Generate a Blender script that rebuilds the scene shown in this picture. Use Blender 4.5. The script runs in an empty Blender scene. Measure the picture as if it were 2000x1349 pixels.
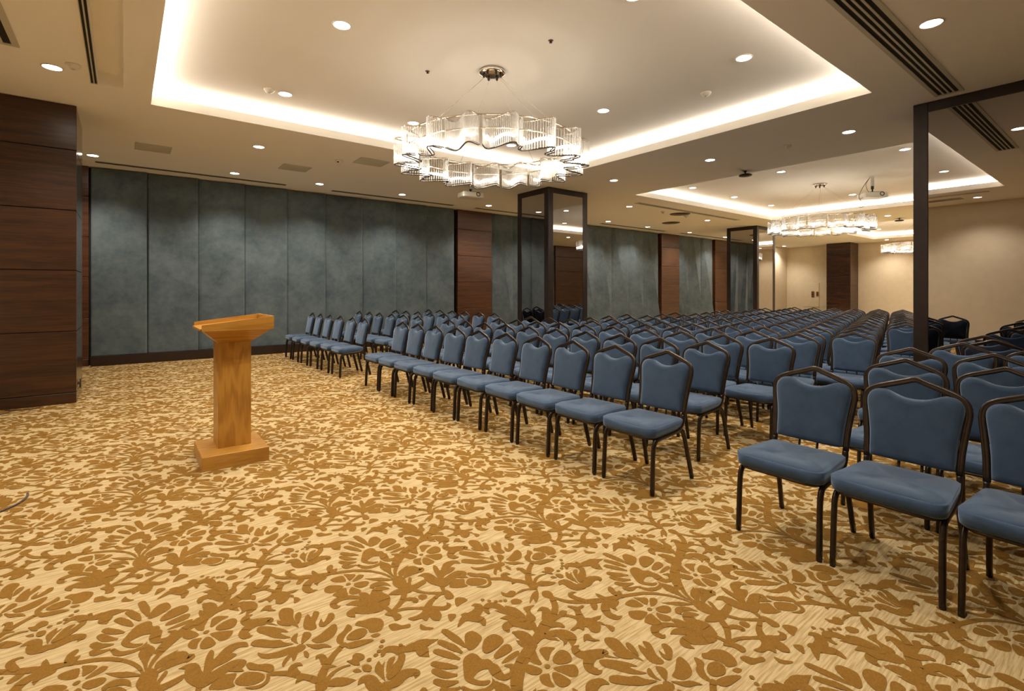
import bpy, math, random
from mathutils import Vector, Matrix
random.seed(7)
PI = math.pi
SC = bpy.context.scene
COL = SC.collection

# ------------------------------------------------------------------ camera, world, exposure
CAM_H = 1.43
YAW = math.radians(37.86)
cam_d = bpy.data.cameras.new('camera')
cam_d.sensor_width = 36.0
cam_d.lens = 36.0 * 975.0 / 2000.0
cam_d.shift_y = -(674.5 - 568.0) / 2000.0
cam_d.clip_start = 0.05
cam = bpy.data.objects.new('camera', cam_d)
cam.location = (0, 0, CAM_H)
cam.rotation_euler = (PI / 2, 0, -YAW)
COL.objects.link(cam)
SC.camera = cam

world = bpy.data.worlds.new('world')
world.use_nodes = True
world.node_tree.nodes['Background'].inputs[0].default_value = (1.0, 0.9, 0.78, 1)
world.node_tree.nodes['Background'].inputs[1].default_value = 0.02
SC.world = world
SC.view_settings.view_transform = 'Standard'
SC.view_settings.look = 'None'
SC.view_settings.gamma = 1.0
SC.view_settings.use_curve_mapping = False
SC.view_settings.exposure = 0.46
SC.cycles.use_denoising = True
SC.cycles.max_bounces = 12
SC.cycles.diffuse_bounces = 8
SC.cycles.glossy_bounces = 4
SC.cycles.transmission_bounces = 6
SC.cycles.transparent_max_bounces = 16
SC.cycles.sample_clamp_indirect = 6.0
SC.cycles.caustics_reflective = False
SC.cycles.caustics_refractive = False

SPOT_W = 138.0        # each ceiling downlight
COVE_E = 42.0         # LED strips in the ceiling coves
BULB_E = 27.0         # chandelier bulbs
WARM = (1.0, 0.90, 0.78)
COVEC = (1.0, 0.88, 0.75)

HC = 3.80             # main ceiling
HT = 4.06             # tray ceilings
WY = 12.44            # face of the panelled back wall

# ------------------------------------------------------------------ materials
def new_mat(name):
    m = bpy.data.materials.new(name); m.use_nodes = True
    nt = m.node_tree
    return m, nt, nt.nodes['Principled BSDF']

def N(nt, typ, **kw):
    n = nt.nodes.new(typ)
    for k, v in kw.items():
        if k in n.inputs.keys(): n.inputs[k].default_value = v
        else: setattr(n, k, v)
    return n

def ramp(nt, a, b, p0=0.3, p1=0.7):
    r = nt.nodes.new('ShaderNodeValToRGB')
    r.color_ramp.elements[0].position = p0; r.color_ramp.elements[0].color = (*a, 1)
    r.color_ramp.elements[1].position = p1; r.color_ramp.elements[1].color = (*b, 1)
    return r

def noisy(name, a, b, scale=(1, 1, 1), nscale=4.0, detail=4.0, rough=0.6, metal=0.0, bump=0.0, bscale=200.0,
          sheen=0.0, coat=0.0, p0=0.3, p1=0.7, dist=0.0, spec=0.5, coord='Object'):
    m, nt, bs = new_mat(name)
    tc = nt.nodes.new('ShaderNodeTexCoord'); mp = nt.nodes.new('ShaderNodeMapping')
    mp.inputs['Scale'].default_value = scale
    nz = N(nt, 'ShaderNodeTexNoise', Scale=nscale, Detail=detail, Distortion=dist)
    r = ramp(nt, a, b, p0, p1)
    L = nt.links.new
    L(tc.outputs[coord], mp.inputs[0]); L(mp.outputs[0], nz.inputs['Vector']); L(nz.outputs[0], r.inputs[0])
    L(r.outputs[0], bs.inputs['Base Color'])
    bs.inputs['Roughness'].default_value = rough; bs.inputs['Metallic'].default_value = metal
    bs.inputs['Specular IOR Level'].default_value = spec
    bs.inputs['Sheen Weight'].default_value = sheen
    bs.inputs['Sheen Roughness'].default_value = 0.45
    bs.inputs['Sheen Tint'].default_value = (0.62, 0.78, 1.0, 1)
    bs.inputs['Coat Weight'].default_value = coat
    if bump:
        n2 = N(nt, 'ShaderNodeTexNoise', Scale=bscale, Detail=2.0)
        bp = N(nt, 'ShaderNodeBump', Strength=bump, Distance=0.002)
        L(tc.outputs[coord], n2.inputs['Vector']); L(n2.outputs[0], bp.inputs['Height']); L(bp.outputs[0], bs.inputs['Normal'])
    return m

def wood(name, dark, light, axis='X', rough=0.32, coat=0.15, s=1.0):
    """long grain running along axis, with wandering figure"""
    m, nt, bs = new_mat(name)
    L = nt.links.new
    tc = nt.nodes.new('ShaderNodeTexCoord')
    sc = {'X': (0.55, 9, 9), 'Y': (9, 0.55, 9), 'Z': (9, 9, 0.55)}[axis]
    mp = nt.nodes.new('ShaderNodeMapping'); mp.inputs['Scale'].default_value = tuple(v * s for v in sc)
    inf = nt.nodes.new('ShaderNodeObjectInfo')
    add = nt.nodes.new('ShaderNodeVectorMath'); add.operation = 'ADD'
    sep = nt.nodes.new('ShaderNodeVectorMath'); sep.operation = 'SCALE'; sep.inputs['Scale'].default_value = 37.0
    L(inf.outputs['Random'], sep.inputs[0]); L(tc.outputs['Object'], add.inputs[0]); L(sep.outputs[0], add.inputs[1])
    L(add.outputs[0], mp.inputs[0])
    n1 = N(nt, 'ShaderNodeTexNoise', Scale=1.6, Detail=6.0, Distortion=0.6)
    n2 = N(nt, 'ShaderNodeTexNoise', Scale=7.0, Detail=4.0)
    L(mp.outputs[0], n1.inputs['Vector']); L(mp.outputs[0], n2.inputs['Vector'])
    mx = nt.nodes.new('ShaderNodeMath'); mx.operation = 'MULTIPLY_ADD'; mx.inputs[1].default_value = 0.45
    L(n2.outputs[0], mx.inputs[0])
    h = nt.nodes.new('ShaderNodeMath'); h.operation = 'MULTIPLY'; h.inputs[1].default_value = 0.55
    L(n1.outputs[0], h.inputs[0]); L(h.outputs[0], mx.inputs[2])
    r = ramp(nt, dark, light, 0.36, 0.62)
    L(mx.outputs[0], r.inputs[0]); L(r.outputs[0], bs.inputs['Base Color'])
    bs.inputs['Roughness'].default_value = rough; bs.inputs['Coat Weight'].default_value = coat
    bs.inputs['Coat Roughness'].default_value = 0.25
    return m

def oak(name, dark, light, axis='Z'):
    m, nt, bs = new_mat(name)
    L = nt.links.new
    tc = nt.nodes.new('ShaderNodeTexCoord')
    mp = nt.nodes.new('ShaderNodeMapping')
    mp.inputs['Scale'].default_value = {'Z': (1, 1, 0.16), 'X': (0.16, 1, 1)}[axis]
    L(tc.outputs['Object'], mp.inputs[0])
    wv = N(nt, 'ShaderNodeTexWave', Scale=9.0, Distortion=7.0, Detail=2.0)
    wv.wave_type = 'RINGS'; wv.rings_direction = 'X' if axis == 'Z' else 'Z'
    wv.inputs['Detail Scale'].default_value = 1.4
    mp2 = nt.nodes.new('ShaderNodeMapping')
    mp2.inputs['Scale'].default_value = {'Z': (60, 60, 3), 'X': (3, 60, 60)}[axis]
    L(tc.outputs['Object'], mp2.inputs[0])
    n2 = N(nt, 'ShaderNodeTexNoise', Scale=2.0, Detail=3.0)
    L(mp.outputs[0], wv.inputs['Vector']); L(mp2.outputs[0], n2.inputs['Vector'])
    mx = nt.nodes.new('ShaderNodeMath'); mx.operation = 'MULTIPLY_ADD'; mx.inputs[1].default_value = 0.4
    L(wv.outputs['Fac'], mx.inputs[0])
    h = nt.nodes.new('ShaderNodeMath'); h.operation = 'MULTIPLY'; h.inputs[1].default_value = 0.6
    L(n2.outputs[0], h.inputs[0]); L(h.outputs[0], mx.inputs[2])
    r = ramp(nt, dark, light, 0.15, 0.7)
    L(mx.outputs[0], r.inputs[0]); L(r.outputs[0], bs.inputs['Base Color'])
    bs.inputs['Roughness'].default_value = 0.35
    return m

def emit(name, col, s):
    m = bpy.data.materials.new(name); m.use_nodes = True
    nt = m.node_tree; nt.nodes.clear()
    e = N(nt, 'ShaderNodeEmission', Strength=s); e.inputs[0].default_value = (*col, 1)
    o = nt.nodes.new('ShaderNodeOutputMaterial'); nt.links.new(e.outputs[0], o.inputs[0])
    return m

M = {}
M['ceiling'] = noisy('ceiling_paint', (0.88, 0.86, 0.81), (0.90, 0.88, 0.83), nscale=1.2, rough=0.9, spec=0.1)
M['fitting'] = noisy('ceiling_fitting', (0.50, 0.49, 0.41), (0.53, 0.52, 0.44), nscale=3, rough=0.6)
M['cream'] = noisy('cream_wallcover', (0.66, 0.57, 0.42), (0.70, 0.61, 0.46), nscale=6, rough=0.8, bump=0.15, bscale=90, spec=0.2)
M['walnut'] = wood('dark_walnut', (0.0186, 0.006696, 0.002697), (0.06138, 0.02279, 0.009021), 'X')
M['walnuty'] = wood('dark_walnut_side', (0.0186, 0.006696, 0.002697), (0.06138, 0.02279, 0.009021), 'Y', rough=0.2, coat=0.5)
M['walnut_wall'] = wood('walnut_wall', (0.045, 0.016, 0.007), (0.12, 0.046, 0.018), 'X')
M['skirting'] = noisy('dark_skirting', (0.018, 0.008, 0.005), (0.026, 0.012, 0.007), nscale=5, rough=0.4)
M['groove'] = noisy('groove_black', (0.006, 0.004, 0.003), (0.009, 0.006, 0.004), rough=0.8)
M['oak'] = oak('oak_veneer', (0.2945, 0.1283, 0.0171), (0.4655, 0.2375, 0.0399), 'Z')
M['oakx'] = oak('oak_veneer_flat', (0.2945, 0.1283, 0.0171), (0.4655, 0.2375, 0.0399), 'X')
M['fabric'] = noisy('blue_velour', (0.02162, 0.0423, 0.07802), (0.03572, 0.06204, 0.11), nscale=9, detail=5, rough=0.85, sheen=0.7, spec=0.15, bump=0.35, bscale=420)
M['shell'] = noisy('dark_back_fabric', (0.008, 0.010, 0.018), (0.012, 0.015, 0.026), nscale=9, rough=0.9, spec=0.1)
M['ventdark'] = noisy('vent_grey_brown', (0.17, 0.13, 0.09), (0.20, 0.155, 0.11), nscale=9, rough=0.6)
M['tube'] = noisy('bronze_tube', (0.038, 0.029, 0.024), (0.050, 0.038, 0.031), nscale=30, rough=0.30, metal=0.75)
M['glide'] = noisy('black_plastic', (0.01, 0.01, 0.01), (0.014, 0.014, 0.014), rough=0.5)
M['frame'] = noisy('brown_metal', (0.026, 0.018, 0.017), (0.034, 0.024, 0.022), nscale=8, rough=0.32, metal=0.3)
M['chrome'] = noisy('polished_nickel', (0.62, 0.55, 0.47), (0.70, 0.62, 0.54), nscale=8, rough=0.12, metal=1.0)
M['darkchrome'] = noisy('dark_nickel', (0.05, 0.042, 0.038), (0.07, 0.06, 0.05), nscale=8, rough=0.3, metal=0.8)
M['slot'] = noisy('slot_dark', (0.012, 0.009, 0.006), (0.02, 0.014, 0.009), rough=0.9)
M['white'] = noisy('white_plastic', (0.68, 0.65, 0.58), (0.72, 0.69, 0.62), rough=0.4)
M['black'] = noisy('black_parts', (0.012, 0.010, 0.010), (0.02, 0.018, 0.017), rough=0.4)
M['cable'] = noisy('cable_rubber', (0.05, 0.035, 0.025), (0.07, 0.05, 0.035), rough=0.5)
M['brownplate'] = noisy('brown_plate', (0.12, 0.05, 0.02), (0.16, 0.07, 0.03), rough=0.5)
M['lens'] = emit('downlight_lens', (1.0, 0.90, 0.76), 28.0)
M['cove'] = emit('cove_led', COVEC, COVE_E)
M['bulb'] = emit('chandelier_bulb', (1.0, 0.86, 0.68), BULB_E)

# teal velvet wall fabric: mottled, two scales
def teal_mat():
    m, nt, bs = new_mat('teal_velvet')
    L = nt.links.new
    tc = nt.nodes.new('ShaderNodeTexCoord')
    n1 = N(nt, 'ShaderNodeTexNoise', Scale=1.7, Detail=7.0, Roughness=0.62, Distortion=0.3)
    n2 = N(nt, 'ShaderNodeTexNoise', Scale=9.0, Detail=5.0, Roughness=0.7)
    L(tc.outputs['Object'], n1.inputs['Vector']); L(tc.outputs['Object'], n2.inputs['Vector'])
    a = nt.nodes.new('ShaderNodeMath'); a.operation = 'MULTIPLY_ADD'; a.inputs[1].default_value = 0.35
    h = nt.nodes.new('ShaderNodeMath'); h.operation = 'MULTIPLY'; h.inputs[1].default_value = 0.65
    L(n2.outputs[0], a.inputs[0]); L(n1.outputs[0], h.inputs[0]); L(h.outputs[0], a.inputs[2])
    r = ramp(nt, (0.06204, 0.0893, 0.1043), (0.1316, 0.1654, 0.1748), 0.36, 0.62)
    L(a.outputs[0], r.inputs[0]); L(r.outputs[0], bs.inputs['Base Color'])
    bs.inputs['Roughness'].default_value = 0.8
    bs.inputs['Sheen Weight'].default_value = 0.25
    bs.inputs['Specular IOR Level'].default_value = 0.2
    return m
M['teal'] = teal_mat()

# smoked mirror
def mirror_mat():
    m, nt, bs = new_mat('smoked_mirror')
    bs.inputs['Base Color'].default_value = (0.50, 0.46, 0.42, 1)
    bs.inputs['Metallic'].default_value = 1.0
    bs.inputs['Roughness'].default_value = 0.0
    nz = N(nt, 'ShaderNodeTexNoise', Scale=1.5)
    r = ramp(nt, (0.48, 0.465, 0.455), (0.51, 0.495, 0.485))
    nt.links.new(nz.outputs[0], r.inputs[0]); nt.links.new(r.outputs[0], bs.inputs['Base Color'])
    return m
M['mirror'] = mirror_mat()

# glass rods: clear with white edge glints
def rod_mat():
    m = bpy.data.materials.new('glass_rod'); m.use_nodes = True
    nt = m.node_tree; nt.nodes.clear(); L = nt.links.new
    o = nt.nodes.new('ShaderNodeOutputMaterial')
    tr = nt.nodes.new('ShaderNodeBsdfTransparent'); tr.inputs[0].default_value = (0.97, 0.97, 0.97, 1)
    gl = nt.nodes.new('ShaderNodeBsdfGlossy'); gl.inputs['Roughness'].default_value = 0.08
    tl = nt.nodes.new('ShaderNodeBsdfTranslucent'); tl.inputs[0].default_value = (0.95, 0.95, 0.95, 1)
    df = nt.nodes.new('ShaderNodeBsdfDiffuse'); df.inputs[0].default_value = (0.9, 0.9, 0.9, 1)
    lw = N(nt, 'ShaderNodeLayerWeight', Blend=0.35)
    m1 = nt.nodes.new('ShaderNodeMixShader'); m2 = nt.nodes.new('ShaderNodeMixShader'); m3 = nt.nodes.new('ShaderNodeMixShader')
    m0 = nt.nodes.new('ShaderNodeMixShader'); m0.inputs[0].default_value = 0.5
    L(tl.outputs[0], m0.inputs[1]); L(df.outputs[0], m0.inputs[2])
    m1.inputs[0].default_value = 0.35
    L(m0.outputs[0], m1.inputs[1]); L(gl.outputs[0], m1.inputs[2])
    mm = nt.nodes.new('ShaderNodeMath'); mm.operation = 'MULTIPLY_ADD'; mm.inputs[1].default_value = 0.55; mm.inputs[2].default_value = 0.17
    L(lw.outputs['Facing'], mm.inputs[0]); L(mm.outputs[0], m2.inputs[0])
    L(tr.outputs[0], m2.inputs[1]); L(m1.outputs[0], m2.inputs[2])
    L(m2.outputs[0], o.inputs[0])
    return m
M['rod'] = rod_mat()

# carpet: pale woven ground with long flecks, brown pile motifs
def carpet_ground():
    m, nt, bs = new_mat('carpet_ground')
    L = nt.links.new
    tc = nt.nodes.new('ShaderNodeTexCoord')
    mp = nt.nodes.new('ShaderNodeMapping'); mp.inputs['Scale'].default_value = (5, 75, 1)
    mp.inputs['Rotation'].default_value = (0, 0, math.radians(4))
    n1 = N(nt, 'ShaderNodeTexNoise', Scale=1.5, Detail=4.0, Roughness=0.6)
    L(tc.outputs['Object'], mp.inputs[0]); L(mp.outputs[0], n1.inputs['Vector'])
    r = ramp(nt, (0.3404, 0.2346, 0.09936), (0.5106, 0.3956, 0.2134), 0.36, 0.58)
    L(n1.outputs[0], r.inputs[0]); L(r.outputs[0], bs.inputs['Base Color'])
    n2 = N(nt, 'ShaderNodeTexNoise', Scale=260.0, Detail=2.0)
    bp = N(nt, 'ShaderNodeBump', Strength=0.5, Distance=0.003)
    L(tc.outputs['Object'], n2.inputs['Vector']); L(n2.outputs[0], bp.inputs['Height']); L(bp.outputs[0], bs.inputs['Normal'])
    bs.inputs['Roughness'].default_value = 0.95; bs.inputs['Specular IOR Level'].default_value = 0.1
    return m
M['carpet'] = carpet_ground()
M['motif'] = noisy('carpet_motif', (0.1858, 0.09108, 0.01518), (0.2429, 0.127, 0.02484), nscale=160, detail=3, rough=0.95, spec=0.1, bump=0.5, bscale=300)

# ------------------------------------------------------------------ mesh helpers
class MB:
    def __init__(s): s.v = []; s.f = []; s.sm = []
    def add(s, vs, fs, smooth=False):
        o = len(s.v); s.v += [tuple(p) for p in vs]
        for f in fs: s.f.append(tuple(i + o for i in f)); s.sm.append(smooth)
        return s
    def box(s, x0, x1, y0, y1, z0, z1):
        vs = [(x, y, z) for z in (z0, z1) for y in (y0, y1) for x in (x0, x1)]
        return s.add(vs, [(0, 2, 3, 1), (4, 5, 7, 6), (0, 1, 5, 4), (1, 3, 7, 5), (3, 2, 6, 7), (2, 0, 4, 6)])
    def bbox(s, x0, x1, y0, y1, z0, z1, b):
        """box with small chamfers"""
        xs = (x0, x1); ys = (y0, y1); zs = (z0, z1); vs = []; idx = {}
        for i in (0, 1):
            for j in (0, 1):
                for k in (0, 1):
                    sx, sy, sz = (1 if i == 0 else -1), (1 if j == 0 else -1), (1 if k == 0 else -1)
                    for a, d in enumerate(((0, b, b), (b, 0, b), (b, b, 0))):
                        idx[(i, j, k, a)] = len(vs)
                        vs.append((xs[i] + sx * d[0], ys[j] + sy * d[1], zs[k] + sz * d[2]))
        I = lambda *t: idx[t]; fs = []
        for i in (0, 1):
            q = [I(i, 0, 0, 0), I(i, 1, 0, 0), I(i, 1, 1, 0), I(i, 0, 1, 0)]; fs.append(q if i else q[::-1])
            q = [I(0, i, 0, 1), I(1, i, 0, 1), I(1, i, 1, 1), I(0, i, 1, 1)]; fs.append(q[::-1] if i else q)
            q = [I(0, 0, i, 2), I(1, 0, i, 2), I(1, 1, i, 2), I(0, 1, i, 2)]; fs.append(q if i else q[::-1])
        for j in (0, 1):
            for k in (0, 1):
                q = [I(0, j, k, 1), I(1, j, k, 1), I(1, j, k, 2), I(0, j, k, 2)]; fs.append(q if (j == k) else q[::-1])
        for i in (0, 1):
            for k in (0, 1):
                q = [I(i, 0, k, 0), I(i, 1, k, 0), I(i, 1, k, 2), I(i, 0, k, 2)]; fs.append(q[::-1] if (i == k) else q)
        for i in (0, 1):
            for j in (0, 1):
                q = [I(i, j, 0, 0), I(i, j, 1, 0), I(i, j, 1, 1), I(i, j, 0, 1)]; fs.append(q if (i == j) else q[::-1])
        for i in (0, 1):
            for j in (0, 1):
                for k in (0, 1):
                    q = [I(i, j, k, 0), I(i, j, k, 1), I(i, j, k, 2)]; fs.append(q if (i + j + k) % 2 else q[::-1])
        return s.add(vs, fs)
    def lathe(s, prof, n=24, c=(0, 0, 0), smooth=True):
        vs = []; fs = []
        for r, z in prof:
            for k in range(n):
                a = 2 * PI * k / n; vs.append((c[0] + r * math.cos(a), c[1] + r * math.sin(a), c[2] + z))
        for i in range(len(prof) - 1):
            for k in range(n):
                fs.append((i * n + k, i * n + (k + 1) % n, (i + 1) * n + (k + 1) % n, (i + 1) * n + k))
        s.add(vs, fs, smooth)
        for i, rev in ((0, True), (len(prof) - 1, False)):
            if prof[i][0] > 1e-4:
                ring = list(range(i * n, i * n + n)); o = len(s.v) - len(vs)
                s.f.append(tuple(o + t for t in (ring[::-1] if rev else ring))); s.sm.append(False)
        return s
    def sweep(s, path, prof, up=(0, 0, 1), closed=False, caps=True, smooth=True):
        """prof: (a,b) pairs; a along side vector, b along 'up'-ish normal"""
        P = [Vector(p) for p in path]; n = len(P); m = len(prof); vs = []
        up = Vector(up); prev = None
        for i in range(n):
            if closed: t = P[(i + 1) % n] - P[i - 1]
            else: t = P[min(i + 1, n - 1)] - P[max(i - 1, 0)]
            t.normalize()
            side = t.cross(up) if prev is None else prev - t * prev.dot(t)
            if side.length < 1e-5: side = t.orthogonal()
            side.normalize(); prev = side; nn = side.cross(t)
            for a, b in prof: vs.append(P[i] + side * a + nn * b)
        fs = []
        for i in range(n if closed else n - 1):
            j = (i + 1) % n
            for k in range(m): fs.append((i * m + k, i * m + (k + 1) % m, j * m + (k + 1) % m, j * m + k))
        s.add(vs, fs, smooth)
        if caps and not closed:
            o = len(s.v) - len(vs)
            s.f.append(tuple(o + k for k in range(m))[::-1]); s.sm.append(False)
            s.f.append(tuple(o + (n - 1) * m + k for k in range(m))); s.sm.append(False)
        return s
    def build(s, name, mat, parent=None, loc=None):
        me = bpy.data.meshes.new(name); me.from_pydata(s.v, [], s.f)
        me.polygons.foreach_set('use_smooth', s.sm)
        me.materials.append(mat); me.update()
        o = bpy.data.objects.new(name, me); COL.objects.link(o)
        if parent: o.parent = parent
        if loc: o.location = loc
        return o

def circ(r, n=8): return [(r * math.cos(2 * PI * k / n), r * math.sin(2 * PI * k / n)) for k in range(n)]

def catmull(P, k=4, closed=False):
    out = []; n = len(P)
    for i in range(n if closed else n - 1):
        p0 = P[(i - 1) % n] if (closed or i > 0) else P[0]
        p1 = P[i]; p2 = P[(i + 1) % n]
        p3 = P[(i + 2) % n] if (closed or i + 2 < n) else P[-1]
        for j in range(k):
            t = j / k
            out.append(tuple(0.5 * (2 * b + (c - a) * t + (2 * a - 5 * b + 4 * c - d) * t * t + (3 * b - a - 3 * c + d) * t ** 3)
                             for a, b, c, d in zip(p0, p1, p2, p3)))
    if not closed: out.append(tuple(P[-1]))
    return out

def thing(name, label, cat, loc=(0, 0, 0), rz=0.0, group=None):
    o = bpy.data.objects.new(name, None); o.empty_display_size = 0.1
    COL.objects.link(o); o.location = loc; o.rotation_euler = (0, 0, rz)
    o['label'] = label; o['category'] = cat
    if group: o['group'] = group
    return o

def tag(o, label, cat, group=None):
    o['label'] = label; o['category'] = cat
    if group: o['group'] = group
    return o

def struct(name, mb, mat, parent=None):
    o = mb.build(name, mat, parent)
    if parent is None: o['kind'] = 'structure'
    return o

def copy_tree(o, parent=None):
    c = o.copy(); COL.objects.link(c); c.parent = parent
    for ch in list(o.children): copy_tree(ch, c)
    return c

# ------------------------------------------------------------------ room shell
X0, X1, Y0, Y1 = -2.1, 28.9, -2.4, 12.56
floor = struct('floor', MB().box(X0 - .1, X1 + .1, Y0 - .1, Y1 + .1, -0.1, 0.0), M['carpet'])

TRAYS = [(0.27, 7.06, 2.07, 7.83), (9.95, 17.15, 2.07, 7.86), (20.5, 27.1, 2.07, 7.9)]
NICHE = (-0.235, -0.005, 2.6, 7.42)
holes = TRAYS + [NICHE]
xs = sorted({X0, X1} | {h[0] for h in holes} | {h[1] for h in holes})
ys = sorted({Y0, Y1} | {h[2] for h in holes} | {h[3] for h in holes})
cb = MB()
for i in range(len(xs) - 1):
    for j in range(len(ys) - 1):
        cx, cy = (xs[i] + xs[i + 1]) / 2, (ys[j] + ys[j + 1]) / 2
        if any(h[0] < cx < h[1] and h[2] < cy < h[3] for h in holes): continue
        cb.add([(xs[i], ys[j], HC), (xs[i], ys[j + 1], HC), (xs[i + 1], ys[j + 1], HC), (xs[i + 1], ys[j], HC)], [(0, 1, 2, 3)])
ceiling = struct('ceiling', cb, M['ceiling'])

def ring_faces(mb, r0, z0, r1, z1):
    """vertical or sloping band between two rectangles r=(x0,x1,y0,y1)"""
    def c(r, z): return [(r[0], r[2], z), (r[1], r[2], z), (r[1], r[3], z), (r[0], r[3], z)]
    mb.add(c(r0, z0) + c(r1, z1), [(k, (k + 1) % 4, 4 + (k + 1) % 4, 4 + k) for k in range(4)])
for (a, b, c, d) in TRAYS:
    e = 0.16
    r0 = (a, b, c, d); r1 = (a - e, b + e, c - e, d + e)
    f = MB(); ring_faces(f, r0, HC, r0, HC + 0.125); ring_faces(f, r0, HC + 0.125, r1, HC + 0.125)
    struct('tray_fascia', f, M['ceiling'], ceiling)
    f = MB(); ring_faces(f, r1, HC + 0.125, r1, HT)
    struct('cove_wall', f, M['ceiling'], ceiling)
    f = MB().add([(r1[0], r1[2], HT), (r1[0], r1[3], HT), (r1[1], r1[3], HT), (r1[1], r1[2], HT)], [(0, 1, 2, 3)])
    struct('tray_ceiling', f, M['ceiling'], ceiling)
    q0, z0, q1, z1 = 0.070, HC + 0.127, 0.094, HC + 0.143      # strip tilted in towards the tray, hidden by the lip
    for V in ([(a - q0, c - q0, z0), (b + q0, c - q0, z0), (b + q1, c - q1, z1), (a - q1, c - q1, z1)],
              [(a - q0, d + q0, z0), (b + q0, d + q0, z0), (b + q1, d + q1, z1), (a - q1, d + q1, z1)],
              [(a - q0, c - q0, z0), (a - q0, d + q0, z0), (a - q1, d + q1, z1), (a - q1, c - q1, z1)],
              [(b + q0, c - q0, z0), (b + q0, d + q0, z0), (b + q1, d + q1, z1), (b + q1, c - q1, z1)]):
        MB().add(V, [(0, 1, 2, 3)]).build('led_strip', M['cove'], ceiling)
f = MB(); ring_faces(f, NICHE, HC, NICHE, HC + 0.14)
f.add([(NICHE[0], NICHE[2], HC + .14), (NICHE[0], NICHE[3], HC + .14), (NICHE[1], NICHE[3], HC + .14), (NICHE[1], NICHE[2], HC + .14)], [(0, 1, 2, 3)])
struct('screen_recess', f, M['ceiling'], ceiling)

# walls
wall_left = struct('wall_left', MB().box(X0 - .1, X0, Y0 - .1, Y1 + .1, 0, HC), M['cream'])
wall_right = struct('wall_right', MB().box(X1, X1 + .1, Y0 - .1, Y1 + .1, 0, HC), M['cream'])
wall_back = struct('wall_back', MB().box(X0, X1, Y1, Y1 + .1, 0, HC), M['groove'])
wall_front = struct('wall_front', MB().box(X0, X1, Y0 - .1, Y0, 0, HC), M['groove'])
bb = struct('baseboard_left', MB().bbox(X0, X0 + .02, Y0, 8.4, 0, .12, .003), M['skirting'])
bb = struct('baseboard_right', MB().bbox(X1 - .02, X1, Y0, Y1, 0, .12, .003), M['skirting'])

def fabric_panel(x0, x1, y, sgn, k, parent):
    """upholstered panel, folded on a diagonal; sgn=+1 faces -Y"""
    g = 0.003
    x0 += g; x1 -= g; zb, zt = 0.19, HC - 0.015
    W = x1 - x0
    if k < 0:                       # plain panels: gentle saw-tooth, edge rolled back at the joint
        us = [0, .03, .25, .5, .75, .95, .985, 1.0]; ds = [.012, .018, .024, .036, .054, .072, .070, .058]
        V = [(x0 + W * u, y - sgn * d, z) for z in (zb, zt) for u, d in zip(us, ds)]
        n = len(us); F = [(i, i + 1, n + i + 1, n + i) for i in range(n - 1)]
        V += [(x0, y + sgn * .08, zb), (x1, y + sgn * .08, zb), (x1, y + sgn * .08, zt), (x0, y + sgn * .08, zt)]
        m = 2 * n
        F += [(0, n, m + 3, m), (n - 1, m + 1, m + 2, 2 * n - 1)]
    else:                           # folded panels: lit facet right and above the diagonal, shaded one left and below
        tu = .10 + .10 * (k % 3); bu = .86 - .06 * (k % 2)
        q = [(x0, .0, zb), (x0 + W * bu, .24, zb), (x1, .02, zb), (x1, .0, zt), (x0 + W * tu, .05, zt), (x0, .0, zt)]
        V = [(a_, y - sgn * d, z) for a_, d, z in q]
        V += [(x0, y + sgn * .08, zb), (x1, y + sgn * .08, zb), (x1, y + sgn * .08, zt), (x0, y + sgn * .08, zt)]
        F = [(0, 1, 4), (0, 4, 5), (1, 2, 4), (2, 3, 4), (0, 5, 9, 6), (2, 7, 8, 3)]
    if sgn < 0: F = [f[::-1] for f in F]
    mb = MB(); mb.add(V, F, k < 0)
    return mb.build('fabric_panel', M['teal'], parent)

GZ = [0.0, 0.136, 0.916, 1.692, 2.457, 3.227, HC]
def wood_bay(x0, x1, yf, depth, sgn, parent, mat):
    """stacked veneered boards on a wall, joints recessed; front face at yf"""
    for a, b in zip(GZ[:-1], GZ[1:]):
        y0, y1 = sorted((yf, yf + sgn * depth))
        MB().bbox(x0, x1, y0, y1, a + .004, b - .004, .004).build('wood_panel', mat, parent)

def teal_run(edges, y, sgn, parent, k0):
    for i, (a, b) in enumerate(zip(edges[:-1], edges[1:])): fabric_panel(a, b, y, sgn, k0 + i if k0 >= 0 else -2 + (i % 2) , parent)

runs = [([-.50, .37, 1.24, 2.12, 3.0, 3.88, 4.8, 5.71, 6.62, 7.51], -1),
        ([8.88, 9.70, 10.63, 11.56, 12.49, 13.42, 14.37, 15.34, 16.25, 17.22], 0),
        ([18.67, 19.37, 20.33, 21.30], 1), ([22.6, 23.5, 24.4, 25.3, 26.2], 0)]
for e, k in runs: teal_run(e, WY, 1, wall_back, k)
for x0, x1 in ((-2.08, -.53), (7.64, 8.86), (17.40, 18.65), (21.47, 22.58)):
    wood_bay(x0, x1, WY - 0.05 if x0 > 0 else WY - 0.02, 0.15, 1, wall_back, M['walnut_wall'])
def skirt(mb, spans, y0, y1):
    for a, b in spans: mb.box(a, b, y0, y1, 0, 0.185)
    return mb
MB().box(26.22, 28.89, WY, WY + .1, .1, HC - .01).build('wall_panel', M['cream'], wall_back)
struct('baseboard_back', skirt(MB(), [(-.50, 7.62), (8.88, 17.38), (18.67, 21.45), (22.6, 28.88)], WY - .125, WY + .1), M['skirting'])
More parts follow.
